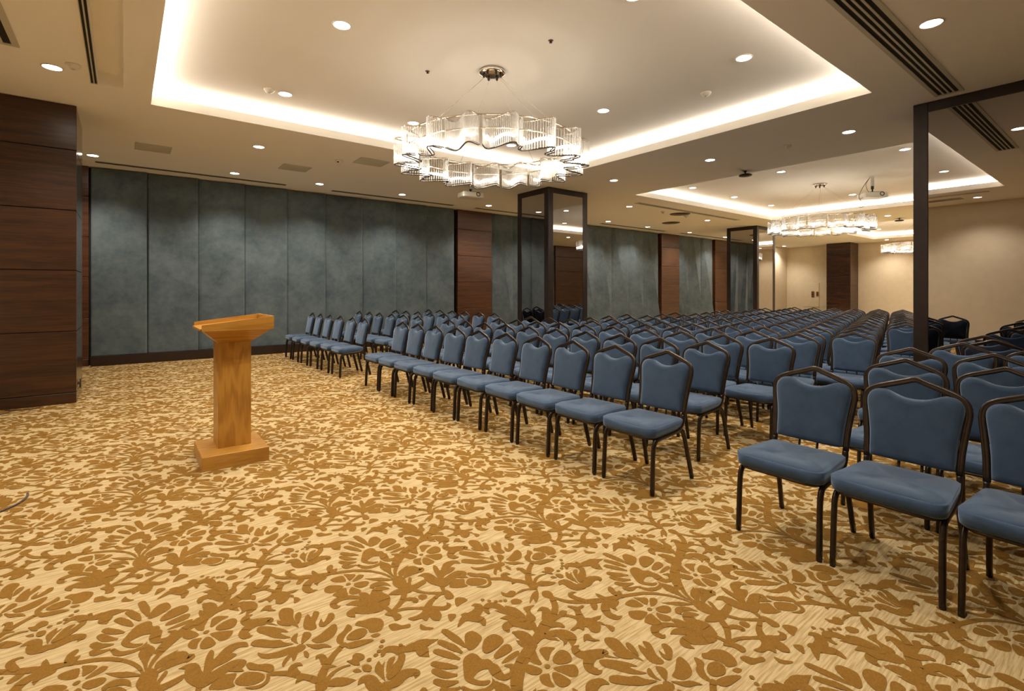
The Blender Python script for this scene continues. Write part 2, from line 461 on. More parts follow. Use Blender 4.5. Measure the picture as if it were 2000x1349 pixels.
# the wall behind the photographer, seen only in the mirrors
for e, k in (([9.0, 9.95, 10.9, 11.85, 12.8, 13.75, 14.7, 15.65, 16.6, 17.7], 0), ([20.1, 21.05, 22.0, 22.95, 23.9, 24.85, 25.8], 0)):
    teal_run(e, Y0 + .1, -1, wall_front, k)
for x0, x1 in ((7.6, 8.95), (17.75, 20.05), (25.9, 27.3)): wood_bay(x0, x1, Y0 + .14, 0.13, -1, wall_front, M['walnut_wall'])
for a, b in ((X0, 7.55), (27.35, X1)): MB().box(a, b, Y0, Y0 + .05, 0.12, HC - .01).build('wall_panel', M['cream'], wall_front)
struct('baseboard_front', skirt(MB(), [(X0, 7.58), (9.0, 17.7), (20.1, 25.88), (27.35, X1)], Y0, Y0 + .12), M['skirting'])

# ------------------------------------------------------------------ wood clad pillars
def wood_pillar(name, x0, x1, y0, y1, label):
    t = thing(name, label, 'pillar', ((x0 + x1) / 2, (y0 + y1) / 2, 0))
    cx, cy = (x0 + x1) / 2, (y0 + y1) / 2
    MB().box(x0 + .02 - cx, x1 - .02 - cx, y0 + .02 - cy, y1 - .02 - cy, 0, HC - .002).build('core', M['groove'], t)
    for a, b in zip(GZ[:-1], GZ[1:]):
        a2, b2 = a + .004, b - .005
        if a == 0: a2 = 0.0
        # front board then the side board
        MB().bbox(x0 - cx, x1 - cx, y0 - cy, y0 + .02 - cy, a2, b2, .003).build('wood_panel', M['walnut'], t)
        MB().bbox(x1 - .02 - cx, x1 - cx, y0 + .021 - cy, y1 - cy, a2, b2, .003).build('wood_panel', M['walnuty'], t)
        MB().bbox(x0 - cx, x0 + .02 - cx, y0 + .021 - cy, y1 - cy, a2, b2, .003).build('wood_panel', M['walnuty'], t)
    return t
wood_pillar('wood_pillar', -2.09, -.48, 8.47, 9.57, 'broad dark walnut clad pillar at the left edge, in front of the teal wall')
wood_pillar('wood_pillar', 27.85, 28.88, 9.05, 10.1, 'distant dark walnut pillar against the cream end wall')
t = thing('wall_socket', 'small dark socket low on the side of the left walnut pillar', 'socket', (-.478, 8.82, .20))
MB().bbox(-.0, .012, -.05, .05, -.06, .06, .003).build('plate', M['black'], t)
MB().lathe([(0.001, 0), (.022, 0), (.022, .004), (.001, .004)], 16).build('outlet', M['glide'], t).rotation_euler = (0, PI / 2, 0)
t.children[-1].location = (.012, 0, 0)

# ------------------------------------------------------------------ mirrored pillars
def mirror_pillar(x0, x1, y0, y1, label, w=0.15, hd=0.13):
    cx, cy = (x0 + x1) / 2, (y0 + y1) / 2
    t = thing('mirrored_pillar', label, 'pillar', (cx, cy, 0))
    hx, hy = (x1 - x0) / 2, (y1 - y0) / 2
    MB().box(-hx + .03, hx - .03, -hy + .03, hy - .03, 0, HC - .002).build('core', M['groove'], t)
    for sx in (-1, 1):
        for sy in (-1, 1):
            xa, xb = sorted((sx * hx, sx * (hx - w))); ya, yb = sorted((sy * hy, sy * (hy - w)))
            MB().bbox(xa, xb, ya, yb, 0, HC - .003, .006).build('corner_post', M['frame'], t)
    for z0, z1, nm in ((HC - hd, HC - .003, 'header_rail'), (0, .14, 'base_rail')):
        for s in (-1, 1):
            ya, yb = sorted((s * (hy - .002), s * (hy - .04)))
            MB().bbox(-hx + w, hx - w, ya, yb, z0, z1, .004).build(nm, M['frame'], t)
            xa, xb = sorted((s * (hx - .002), s * (hx - .04)))
            MB().bbox(xa, xb, -hy + w, hy - w, z0, z1, .004).build(nm, M['frame'], t)
    for s in (-1, 1):
        ya, yb = sorted((s * (hy - .012), s * (hy - .028)))
        MB().box(-hx + w, hx - w, ya, yb, .14, HC - hd).build('mirror_pane', M['mirror'], t)
        xa, xb = sorted((s * (hx - .012), s * (hx - .028)))
        MB().box(xa, xb, -hy + w, hy - w, .14, HC - hd).build('mirror_pane', M['mirror'], t)
    return t
mirror_pillar(7.96, 9.2, .60, 1.89, 'nearest pillar, at the right edge, clad in tall smoked mirror with a brown metal frame')
mirror_pillar(7.60, 8.87, 8.43, 9.56, 'mirrored pillar with brown metal frame standing beyond the chairs below the big chandelier')
mirror_pillar(18.05, 19.45, 8.80, 9.95, 'far mirrored pillar with dark frame, left of the second chandelier')

# ------------------------------------------------------------------ ceiling fittings
dl_proto = None
def downlight(x, y, z, label, spot=True, group=None, e=1.0):
    global dl_proto
    if dl_proto is None:
        t = thing('downlight', label, 'ceiling light', (x, y, z))
        MB().lathe([(.078, 0), (.092, 0), (.094, -.004), (.090, -.008), (.080, -.008), (.078, 0)], 28).build('trim_ring', M['white'], t)
        MB().lathe([(.0005, -.003), (.078, -.003)], 24).add([], []).build('lens', M['lens'], t)
        ld = bpy.data.lights.new('lamp', 'SPOT'); ld.energy = SPOT_W; ld.color = WARM
        ld.spot_size = math.radians(126); ld.spot_blend = 0.75; ld.shadow_soft_size = 0.07
        lo = bpy.data.objects.new('lamp', ld); COL.objects.link(lo); lo.parent = t; lo.location = (0, 0, -.03)
        dl_proto = t
        return t
    t = copy_tree(dl_proto); t.location = (x, y, z); t['label'] = label
    return t

ORD = ['first', 'second', 'third', 'fourth', 'fifth', 'sixth', 'seventh', 'eighth', 'ninth', 'tenth', 'eleventh', 'twelfth', 'thirteenth', 'fourteenth', 'fifteenth', 'sixteenth', 'seventeenth']
trayname = ['the near lit ceiling tray', 'the second lit ceiling tray', 'the farthest ceiling tray']
tray_grid = [([1.70, 3.58, 5.52], [2.84, 4.93, 7.12]), ([11.45, 13.5, 15.7], [2.84, 5.05, 7.22]), ([21.6, 23.3, 25.4], [2.84, 5.05, 7.2])]
cn = ['left', 'middle', 'right']; rn = ['near', 'centre', 'far']
for k, (gx, gy) in enumerate(tray_grid):
    for i, x in enumerate(gx):
        for j, y in enumerate(gy):
            if i == 1 and j == 1: continue
            # columns run away from the wall, rows away from the camera
            downlight(x, y, HT - .001, f'round recessed downlight in {trayname[k]}, {["front", "middle", "rear"][i]} row, {["right", "centre", "left"][j]} one')
sof = [(-.6, 7.16, 'bright downlight in the low ceiling just before the left walnut pillar'),
       (-.6, 4.6, 'added unseen downlight in the low ceiling near the left wall, out before the walnut pillar'),  # out of view, added for the room lighting at the left
       (-.43, 11.38, 'downlight in the dark corner behind the left walnut pillar'),
       (1.75, 9.03, 'downlight between the near ceiling tray and the square ceiling vents'),
       (1.76, 11.36, 'first downlight in the row along the teal wall, over the fourth fabric panel'),
       (3.42, 11.34, 'second downlight in the row along the teal wall'),
       (5.4, 11.34, 'third downlight in the row along the teal wall'),
       (8.0, 11.34, 'fourth downlight along the back wall, over the walnut strip'),
       (10.6, 11.4, 'downlight along the back wall hidden behind the mirrored pillar'),
       (13.03, 11.42, 'downlight along the back wall just right of the middle mirrored pillar'),
       (15.3, 11.5, 'downlight above the pale folded teal panels in the middle distance'),
       (18.1, 11.55, 'downlight above the second walnut strip of the back wall'),
       (20.9, 11.6, 'downlight along the back wall before the far mirrored pillar'),
       (24.5, 11.6, 'downlight along the back wall behind the far mirrored pillar'),
       (27.55, 12.0, 'small far downlight washing the cream end wall left of its walnut pillar'),
       (27.9, 7.6, 'small far downlight washing the cream end wall right of its walnut pillar'),
       (27.9, 4.2, 'far downlight before the cream end wall behind the near mirrored pillar'),
       (5.5, 9.03, 'downlight behind the big chandelier, between tray and back wall'),
       (11.2, 9.04, 'downlight right of the middle mirrored pillar, nearer the camera than its neighbour'),
       (15.46, 9.2, 'downlight beside the dark round ceiling vents'),
       (20.6, 9.3, 'downlight right behind the far mirrored pillar'),
       (8.29, 7.11, 'downlight on the ceiling strip between two trays, far left one of three'),
       (8.37, 4.93, 'downlight on the ceiling strip between two trays, middle one of three'),
       (8.52, 2.79, 'downlight on the ceiling strip between two trays, nearest of three'),
       (18.9, 7.3, 'downlight between the second and farthest trays, left of three'),
       (18.99, 5.15, 'downlight between the second and farthest trays, middle of three'),
       (18.9, 2.8, 'downlight between the second and farthest trays, right of three'),
       (5.64, 1.21, 'large bright downlight at the upper right beside the long slot diffuser'),
       (1.7, .55, 'added unseen downlight over the camera side of the room, right of the lectern'),  # beyond the frame, put in as extra light near the camera
       (11.5, 1.0, 'added unseen downlight behind the near mirrored pillar'),  # unseen lamp, added to light the right side of the room
       (15.5, 1.0, 'added unseen downlight far behind the near mirrored pillar'),  # also out of sight, added to fill the right side with light
       (20.5, 1.0, 'added unseen downlight at the far right side of the room'),  # continues the unseen right hand row, added for its light
       (-1.1, 2.74, 'downlight near the cream left wall')]
for x, y, l in sof: downlight(x, y, HC - .001, l)

def slot_diffuser(x0, x1, y0, y1, n, along, label, border=0.03, vane=0.012, z=HC):
    """n dark slots running along 'x' or 'y', pale frame and vanes"""
    cx, cy = (x0 + x1) / 2, (y0 + y1) / 2
    t = thing('slot_diffuser', label, 'air vent', (cx, cy, z))
    hx, hy = (x1 - x0) / 2, (y1 - y0) / 2
    MB().box(-hx + .002, hx - .002, -hy + .002, hy - .002, -.003, -.0005).build('slot_backing', M['slot'], t)
    fm = MB(); b = border
    if along == 'x':
        bands = [(-hx, hx, -hy, -hy + b), (-hx, hx, hy - b, hy), (-hx, -hx + b, -hy + b, hy - b), (hx - b, hx, -hy + b, hy - b)]
        inner = 2 * hy - 2 * b
    else:
        bands = [(-hx, -hx + b, -hy, hy), (hx - b, hx, -hy, hy), (-hx + b, hx - b, -hy, -hy + b), (-hx + b, hx - b, hy - b, hy)]
        inner = 2 * hx - 2 * b
    for p in bands: fm.box(*p, -.010, -.0005)
    fm.build('frame', M['fitting'], t)
    pitch = inner / n
    for k in range(1, n):
        c = -inner / 2 + k * pitch
        if along == 'x': MB().box(-hx + b, hx - b, c - vane / 2, c + vane / 2, -.010, -.003).build('vane', M['fitting'], t)
        else: MB().box(c - vane / 2, c + vane / 2, -hy + b, hy - b, -.010, -.003).build('vane', M['fitting'], t)
    return t
slot_diffuser(4.27, 7.82, 1.37, 1.64, 4, 'x', 'long four slot air diffuser at the upper right running up to the mirrored pillar', .038, .018)
slot_diffuser(-.300, -.236, 2.4, 7.42, 2, 'y', 'narrow two slot air diffuser beside the ceiling recess at upper left', .006, .012)
slot_diffuser(-1.12, -.80, 3.0, 6.77, 3, 'y', 'slot air diffuser cut by the upper left corner of the view', .05, .03)
for (a, b, l) in ((-.42, 2.86, 'slim slot air vent above the first four teal panels'), (3.86, 7.2, 'slim slot air vent above the right half of the nearest teal panels'),
                  (7.92, 11.0, 'slim slot air vent right of the first walnut strip, behind the pillar'), (13.2, 16.95, 'slim slot air vent above the folded teal panels right of the pillar'),
                  (18.0, 21.9, 'slim slot air vent above the farthest visible teal panels')):
    slot_diffuser(a, b, 11.83, 11.97, 1, 'x', l, .008, .01)
slot_diffuser(10.9, 16.2, 8.45, 8.62, 1, 'x', 'faint slot vent beside the left edge of the second ceiling tray', .055, .01)
slot_diffuser(18.0, 19.0, 3.0, 3.15, 1, 'x', 'short slot vent between the second and farthest trays', .04, .01)

def square_vent(x0, x1, y0, y1, label):
    t = thing('ceiling_vent', label, 'air vent', ((x0 + x1) / 2, (y0 + y1) / 2, HC))
    hx, hy = (x1 - x0) / 2, (y1 - y0) / 2
    fm = MB(); b = .022
    for p in ((-hx, hx, -hy, -hy + b), (-hx, hx, hy - b, hy), (-hx, -hx + b, -hy + b, hy - b), (hx - b, hx, -hy + b, hy - b)): fm.box(*p, -.012, -.0005)
    fm.build('frame', M['fitting'], t)
    MB().box(-hx + b, hx - b, -hy + b, hy - b, -.003, -.0008).build('backing', M['brownplate'], t)
    n = 12
    for k in range(n):
        y = -hy + b + (k + .5) * (2 * hy - 2 * b) / n
        MB().add([(-hx + b, y - .012, -.004), (hx - b, y - .012, -.004), (hx - b, y + .008, -.011), (-hx + b, y + .008, -.011)], [(0, 1, 2, 3)]).build('louvre', M['fitting'], t)
square_vent(.14, .63, 9.95, 10.42, 'square louvred ceiling vent nearest the left walnut pillar')
square_vent(2.35, 2.85, 9.92, 10.38, 'square louvred ceiling vent in the middle of three')
square_vent(3.32, 3.86, 8.6, 9.05, 'square louvred ceiling vent just left of the big chandelier')

def round_vent(x, y, label):
    t = thing('round_vent', label, 'air vent', (x, y, HC))
    MB().lathe([(.30, -.001), (.30, -.012), (.26, -.02), (.24, -.006), (.24, -.001)], 32).build('rim', M['ventdark'], t)
    for r in (.19, .12, .05):
        MB().lathe([(r, -.002), (r + .03, -.014), (r + .035, -.014), (r + .01, -.002)], 28).build('cone', M['ventdark'], t)
round_vent(13.5, 8.95, 'dark round ceiling vent in the middle distance, nearer one')
round_vent(15.0, 10.3, 'dark round ceiling vent in the middle distance, farther one')

def dome(x, y, z, label, dark=False, r=.06):
    t = thing('smoke_detector', label, 'smoke detector', (x, y, z))
    MB().lathe([(r * 1.1, 0), (r * 1.1, -.012), (r * .95, -.018), (r * .8, -.035), (r * .45, -.045), (.001, -.047)], 24).build('body', M['white'], t)
    MB().lathe([(r * .35, -.044), (r * .3, -.052), (.001, -.053)], 16).build('sensor', M['black'] if dark else M['fitting'], t)
dome(1.50, 7.09, HT, 'flat white smoke detector left of a downlight in the near tray')
dome(6.1, 3.65, HT, 'faint white smoke detector near the right side of the near tray')
dome(8.54, 3.67, HC, 'small white detector on the ceiling strip between two trays')
dome(12.71, 9.0, HC, 'white detector left of the dark round vents', True)
dome(13.98, 9.05, HC, 'white detector right of the nearer dark round vent', True)
dome(-.17 - .25, 6.95, HC, 'pale round detector between a downlight and the two slot diffuser')
def camera_dome():
    t = thing('security_camera', 'small white dome camera with a dark lens on the ceiling before the teal wall', 'security camera', (3.08, 9.08, HC))
    MB().lathe([(.07, 0), (.07, -.02), (.055, -.05), (.03, -.065), (.001, -.07)], 24).build('housing', M['white'], t)
    MB().lathe([(.001, -.02), (.022, -.015), (.024, 0), (.001, 0)], 16).build('lens', M['black'], t).location = (-.025, -.035, -.035)
camera_dome()
def hang_device(x, y, label):
    t = thing('ceiling_speaker', label, 'ceiling device', (x, y, HC))
    MB().lathe([(.035, 0), (.035, -.01), (.014, -.014), (.014, -.06), (.001, -.06)], 16).build('stem', M['darkchrome'], t)
    MB().lathe([(.001, -.055), (.09, -.06), (.125, -.075), (.12, -.095), (.07, -.105), (.001, -.106)], 24).build('body', M['black'], t)
hang_device(9.72, 4.97, 'flat dark device hanging at the front edge of the second tray')
hang_device(19.96, 5.1, 'flat dark device hanging at the front edge of the farthest tray')
for x, y, l in ((2.87, 5.34, 'tiny dark sprinkler head in the near tray left of the chandelier mount'), (3.54, 3.89, 'tiny dark sprinkler head in the near tray right of the chandelier mount')):
    t = thing('sprinkler_head', l, 'sprinkler', (x, y, HT))
    MB().lathe([(.028, 0), (.026, -.004), (.012, -.006), (.001, -.006)], 16).build('rosette', M['brownplate'], t)
    MB().lathe([(.010, -.005), (.010, -.02), (.018, -.024), (.001, -.025)], 12).build('nozzle', M['black'], t)

# projectors
def projector(x, y, zt, zb, label, wires, rz):
    t = thing('projector', label, 'projector', (x, y, zt), rz)
    MB().lathe([(.07, 0), (.07, -.012), (.036, -.014), (.036, -(zt - zb) * .62), (.001, -(zt - zb) * .62)], 20).build('mount_pole', M['white'], t)
    z = -(zt - zb)
    MB().lathe([(.03, -(zt - zb) * .62), (.03, -(zt - zb) * .8), (.014, -(zt - zb) * .82), (.014, z), (.001, z)], 16).build('pole_joint', M['darkchrome'], t)
    MB().bbox(-.15, .15, -.11, .11, z - .02, z - .004, .006).build('bracket', M['black'], t)
    b = MB().bbox(-.25, .25, -.17, .17, z - .14, z - .02, .02).build('body', M['white'], t)
    l = MB().lathe([(.05, 0), (.05, .02), (.038, .025), (.03, .01), (.001, .012)], 20).build('lens', M['black'], t)
    l.rotation_euler = (PI / 2, 0, 0); l.location = (.11, -.155, z - .065)
    MB().box(-.12, .03, -.158, -.150, z - .09, z - .045).build('vent_grille', M['fitting'], t)
    if wires:
        pts = catmull([(-.05, 0, -.02), (-.12, .02, -.12), (-.2, .02, z * .7), (-.26, .02, z - .02), (-.29, .0, z - .12), (-.24, 0, z - .2), (-.16, 0, z - .27), (-.2, 0, z - .33), (-.29, 0, z - .34)], 6)
        MB().sweep(pts, circ(.006, 6), up=(0, 1, 0)).build('cable', M['cable'], t)
        pts = catmull([(-.04, .03, -.02), (-.11, .05, z * .45), (-.09, .05, z * .75), (-.02, .08, z)], 6)
        MB().sweep(pts, circ(.005, 6), up=(0, 1, 0)).build('cable', M['cable'], t)
        pts = catmull([(-.15, -.1, z - .1), (-.24, -.06, z - .13), (-.27, 0, z - .16)], 6)
        MB().sweep(pts, circ(.005, 6), up=(0, 1, 0)).build('cable', M['cable'], t)
projector(13.6, 3.98, HT, 3.70, 'white ceiling projector with dangling cable in the second tray', True, -YAW - .1)
projector(6.1, 9.35, HC, 3.63, 'white ceiling projector half hidden behind the big chandelier', False, -YAW + .5)

# ------------------------------------------------------------------ chandeliers
def chandelier(x, y, label, rot=0.0):
    t = thing('chandelier', label, 'chandelier', (x, y, HT - .001), rot)
    zt, zb = 3.18 - HT, 2.885 - HT
    can = MB().lathe([(.155, 0), (.16, -.02), (.155, -.035), (.12, -.04), (.001, -.04)], 36).build('canopy', M['chrome'], t)
    for k in range(6):
        a = 2 * PI * k / 6 + .3
        MB().lathe([(.016, 0), (.016, -.03), (.006, -.04), (.001, -.04)], 10, (.1 * math.cos(a), .1 * math.sin(a), -.04)).build('cable_grip', M['darkchrome'], can)
    R = 1.0
    ring = [(R * math.cos(2 * PI * k / 72), R * math.sin(2 * PI * k / 72), zt + .012) for k in range(72)]
    MB().sweep(ring, [(-.012, -.006), (.012, -.006), (.012, .006), (-.012, .006)], closed=True).build('ring_frame', M['chrome'], t)
    ring = [(R * math.cos(2 * PI * k / 72), R * math.sin(2 * PI * k / 72), zt - .12) for k in range(72)]
    MB().sweep(ring, circ(.007, 6), closed=True).build('lamp_ring', M['chrome'], t)
    for k in range(6):
        a = 2 * PI * k / 6 + .3
        MB().sweep([(.1 * math.cos(a), .1 * math.sin(a), -.08), (R * math.cos(a), R * math.sin(a), zt + .02)], circ(.0016, 5)).build('suspension_wire', M['chrome'], t)
    n = 16
    # one shade, then copies
    L = .178
    def S(u):  # u in -1..1 : plan curve (tangent, radial)
        return (L * (u + .16 * math.sin(PI * u)), .130 * math.sin(PI * u))
    rail = [(S(-1 + 2 * i / 26)[1] , S(-1 + 2 * i / 26)[0]) for i in range(27)]
    sh_proto = None
    for k in range(n):
        a = 2 * PI * (k + .5) / n
        if sh_proto is None:
            p = [(q[0], q[1], zt) for q in rail]
            flat = [(-.0025, -.009), (.0025, -.009), (.0025, .009), (-.0025, .009)]
            top = MB().sweep(p, flat).build('glass_shade', M['chrome'], t)
            p = [(q[0] - .030, q[1], zb + .012) for q in rail]
            MB().sweep(p, [(-.004, -.005), (.004, -.005), (.004, .005), (-.004, .005)]).build('lower_rail', M['darkchrome'], top)
            p = [(q[0] + .006, q[1], zb - .005) for q in rail]
            MB().sweep(p, [(-.005, -.005), (.005, -.005), (.005, .005), (-.005, .005)]).build('lower_rail', M['darkchrome'], top)
            rods = MB(); m = 31
            for i in range(m):
                u = -1 + 2 * i / (m - 1); s = S(u)
                for ox in (0.009,):
                    rods.lathe([(.0058, zt), (.0058, zb)], 6, (s[1] + ox, s[0], 0))
            ro = rods.build('glass_rods', M['rod'], top); ro['kind'] = 'stuff'
            p = catmull([(q[0] * .8, q[1] * .8, zb + .085 + .012 * math.cos(i)) for i, q in enumerate(rail[2:-2:2])], 2)
            MB().sweep(p, circ(.014, 8)).build('frosted_lamp', M['bulb'], top)
            sh_proto = top; sh = top
        else: sh = copy_tree(sh_proto, t)
        sh.location = (R * math.cos(a), R * math.sin(a), 0); sh.rotation_euler = (0, 0, a)
    return t
chandelier(3.48, 4.86, 'big round chandelier of wavy glass rod shades under the near ceiling tray', .05)
chandelier(13.53, 5.05, 'second round glass chandelier, in the middle distance by the projector', .1)
chandelier(23.15, 5.3, 'farthest glass chandelier, half hidden by the frame of the near pillar', .0)

# ------------------------------------------------------------------ lectern
def lectern():
    t = thing('lectern', 'pale oak lectern with sloping top and square base, alone on the patterned carpet', 'lectern', (.745, 4.9, 0))
    cx, cy = .745, 4.9
    MB().bbox(.485 - cx, .972 - cx, 4.60 - cy, 5.17 - cy, 0, .115, .003).build('base', M['oakx'], t)
    MB().bbox(.62 - cx, .868 - cx, 4.79 - cy, 5.07 - cy, .115, 1.0, .002).build('column', M['oak'], t)
    # flared neck
    z0, z1 = 1.0, 1.108
    a = (.615 - cx, .873 - cx, 4.785 - cy, 5.075 - cy); b = (.50 - cx, .995 - cx, 4.62 - cy, 5.16 - cy)
    mb = MB()
    V = [(a[0], a[2], z0), (a[1], a[2], z0), (a[1], a[3], z0), (a[0], a[3], z0), (b[0], b[2], z1), (b[1], b[2], z1), (b[1], b[3], z1), (b[0], b[3], z1)]
    mb.add(V, [(3, 2, 1, 0), (4, 5, 6, 7), (0, 1, 5, 4), (1, 2, 6, 5), (2, 3, 7, 6), (3, 0, 4, 7)])
    mb.build('flared_neck', M['oakx'], t)
    # tray: floor board, two sloping cheeks, high back, low front lip
    x0, x1, y0, y1 = .485 - cx, 1.01 - cx, 4.605 - cy, 5.175 - cy
    th = .018
    zl, zh = 1.158, 1.218
    def prism(pts, ya, yb, nm, mat):
        n = len(pts); V = [(p[0], ya, p[1]) for p in pts] + [(p[0], yb, p[1]) for p in pts]
        F = [tuple(range(n)), tuple(range(2 * n - 1, n - 1, -1))] + [(k, k + n, (k + 1) % n + n, (k + 1) % n) for k in range(n)]
        MB().add(V, F).build(nm, mat, t)
    side = [(x0, 1.108), (x1, 1.108), (x1, zh), (x0, zl)]
    prism(side, y0, y0 + th, 'side_panel', M['oakx'])
    prism(side, y1 - th, y1, 'side_panel', M['oakx'])
    MB().bbox(x1 - th, x1, y0 + th, y1 - th, 1.108, zh, .001).build('back_panel', M['oakx'], t)
    prism([(x0 - .012, 1.112), (x1 - th, 1.165), (x1 - th, 1.178), (x0 - .012, 1.127)], y0 + th, y1 - th, 'reading_surface', M['oakx'])
    MB().box(x0, x0 + .012, y0 + th, y1 - th, 1.108, 1.122).build('front_lip', M['oakx'], t)
lectern()

# ------------------------------------------------------------------ floor cables
def cable(pts, label, r=.006):
    p = catmull([(a, b, r) for a, b in pts], 8)
    tag(MB().sweep(p, circ(r, 8)).build('cable', M['cable'], None), label, 'cable')
cable([(-1.3, 4.2), (-.9, 4.4), (-.68, 4.53), (-.60, 4.61), (-.56, 4.67), (-.535, 4.75), (-.53, 4.83), (-.535, 4.86)], 'dark curved cable end lying on the carpet at the left edge', .007)
cable([(-1.9, 8.1), (-1.3, 8.12), (-1.13, 8.17), (-1.08, 8.24), (-1.07, 8.36), (-1.12, 8.43)], 'loop of cable on the carpet at the foot of the left walnut pillar')
cable([(-1.1, 8.40), (-.98, 8.33), (-.88, 8.31), (-.82, 8.37), (-.80, 8.44)], 'short bit of cable along the plinth of the left walnut pillar')

# ------------------------------------------------------------------ small things on the far wall
t = thing('wall_cabinet_door', 'flat cream service door set in the end wall beside its walnut pillar', 'service door', (X1, 11.2, 1.22))
MB().bbox(-.02, 0, -.38, .38, -.63, .63, .004).build('door_leaf', M['cream'], t)
MB().box(-.012, 0, -.40, .40, -.65, -.632).build('frame', M['fitting'], t)
for y, z, h, l in ((11.12, 1.25, .16, 'brown switch plate on the cream end wall, the larger of two'), (10.9, 1.27, .12, 'narrow brown switch plate on the cream end wall, nearer its walnut pillar')):
    t = thing('switch_plate', l, 'switch', (X1 - .022, y, z))
    MB().bbox(-.012, 0, -h * .45, h * .45, -h, h, .003).build('plate', M['brownplate'], t)
    MB().bbox(-.018, -.012, -.02, .02, -.03, .03, .002).build('rocker', M['black'], t)

# ------------------------------------------------------------------ banquet chairs
# fluted oval tube: grooves on the front and rear faces of the arch; deeper front to back on the legs
TUBE = [(.0125, -.0075), (.0095, -.0015), (.0095, .0015), (.0125, .0075), (.008, .0145), (0, .0158), (-.008, .0145), (-.0125, .0075), (-.0095, .0015), (-.0095, -.0015), (-.0125, -.0075), (-.008, -.0145), (0, -.0158), (.008, -.0145)][::-1]
LEG = [(.0200 * math.cos(2 * PI * k / 12), .0142 * math.sin(2 * PI * k / 12) * (1 - .10 * abs(math.sin(2 * PI * k / 12)) ** 8)) for k in range(12)]
def bx_of(z): return .158 + (z - .5) * .20          # lean of the back

def half_w(z):
    """half width of the back frame"""
    pts = [(.40, .205), (.50, .200), (.60, .203), (.70, .214), (.80, .226), (.84, .226)]
    for (a, p), (b, q) in zip(pts[:-1], pts[1:]):
        if z <= b: return p + (q - p) * max(0, (z - a)) / (b - a)
    return pts[-1][1]

def seat_mesh():
    mb = MB(); hx0, hx1 = -.275, .145
    def outline(inset, n=8):
        pts = []
        r = .055; x0, x1 = hx0 + inset, hx1 - inset
        wf, wb = .232 - inset, .205 - inset
        for (cx, cy, a0, rr, w) in ((x0 + r, -(wf - r), PI, r, wf), (x1 - .03, -(wb - .03), 1.5 * PI, .03, wb), (x1 - .03, wb - .03, 0, .03, wb), (x0 + r, wf - r, .5 * PI, r, wf)):
            for k in range(n + 1):
                a = a0 + (PI / 2) * k / n
                pts.append((cx + rr * math.cos(a), cy + rr * math.sin(a)))
        return pts
    layers = [(.012, .398), (.002, .401), (-.003, .408), (-.005, .430), (-.006, .470), (-.003, .481), (.004, .488), (.018, .4925), (.060, .498), (.105, .4965), (.15, .489)]
    rings = []
    for ins, z in layers:
        o = outline(min(ins, .02)); k = max(0.0, ins - .02)
        cxm = (hx0 + hx1) / 2
        sx = 1 - k / .205; sy = 1 - k / .225
        rings.append([(cxm + (x - cxm) * sx, y * sy, z - (.012 * ((x - cxm) / .21) ** 2 if z > .47 else 0) - (.010 if z > .47 and x < hx0 + .09 else 0) * ((hx0 + .09 - x) / .09)) for x, y in o])
    n = len(rings[0]); V = []; F = []
    for r in rings: V += r
    for i in range(len(rings) - 1):
        for k in range(n): F.append((i * n + k, i * n + (k + 1) % n, (i + 1) * n + (k + 1) % n, (i + 1) * n + k))
    V.append(((hx0 + hx1) / 2, 0, .482)); c = len(V) - 1
    for k in range(n): F.append(((len(rings) - 1) * n + k, (len(rings) - 1) * n + (k + 1) % n, c))
    F.append(tuple(range(n))[::-1])
    return mb.add(V, F, True)

def back_mesh():
    # outline in (y,z): hourglass sides, wavy top
    right = [(.0, .512), (.10, .512), (.172, .514), (.184, .526), (.186, .58), (.190, .65), (.199, .72), (.210, .79), (.211, .832), (.196, .862), (.168, .878), (.130, .878), (.088, .860), (.045, .845), (.0, .841)]
    R = catmull(right, 2)
    pts = R + [(-y, z) for y, z in R[::-1][1:-1]]
    mb = MB(); n = len(pts); cy, cz = 0, .70
    def ring(k, off): return [(bx_of(cz + (z - cz) * k) + off, y * k, cz + (z - cz) * k) for y, z in pts]
    layers = [(.80, -.040), (.93, -.036), (.985, -.024), (1.0, -.006), (1.0, .008), (.985, .018), (.90, .021)]
    V = []; F = []
    for k, o in layers: V += ring(k, o)
    for i in range(len(layers) - 1):
        for k in range(n): F.append((i * n + k, (i + 1) * n + k, (i + 1) * n + (k + 1) % n, i * n + (k + 1) % n))
    V.append((bx_of(.70) - .041, 0, .70)); c0 = len(V) - 1
    V.append((bx_of(.70) + .021, 0, .70)); c1 = len(V) - 1
    for k in range(n):
        F.append((k, (k + 1) % n, c0)); m = (len(layers) - 1) * n
        F.append((m + (k + 1) % n, m + k, c1))
    F = [f[::-1] for f in F]
    return mb.add(V, F, True)

def back_shell():
    right = [(.0, .522), (.10, .522), (.166, .524), (.176, .536), (.179, .60), (.184, .66), (.192, .73), (.202, .79), (.203, .828), (.188, .853), (.162, .868), (.128, .868), (.086, .850), (.045, .836), (.0, .832)]
    Rr = catmull(right, 2); pts = Rr + [(-y, z) for y, z in Rr[::-1][1:-1]]; n = len(pts)
    V = [(bx_of(z) + .0185, y, z) for y, z in pts] + [(bx_of(z) + .0255, y * .985, .70 + (z - .70) * .985) for y, z in pts] + [(bx_of(.70) + .0265, 0, .70)]
    F = [(k, (k + 1) % n, n + (k + 1) % n, n + k) for k in range(n)] + [(n + k, n + (k + 1) % n, 2 * n) for k in range(n)]
    return MB().add(V, F, True)

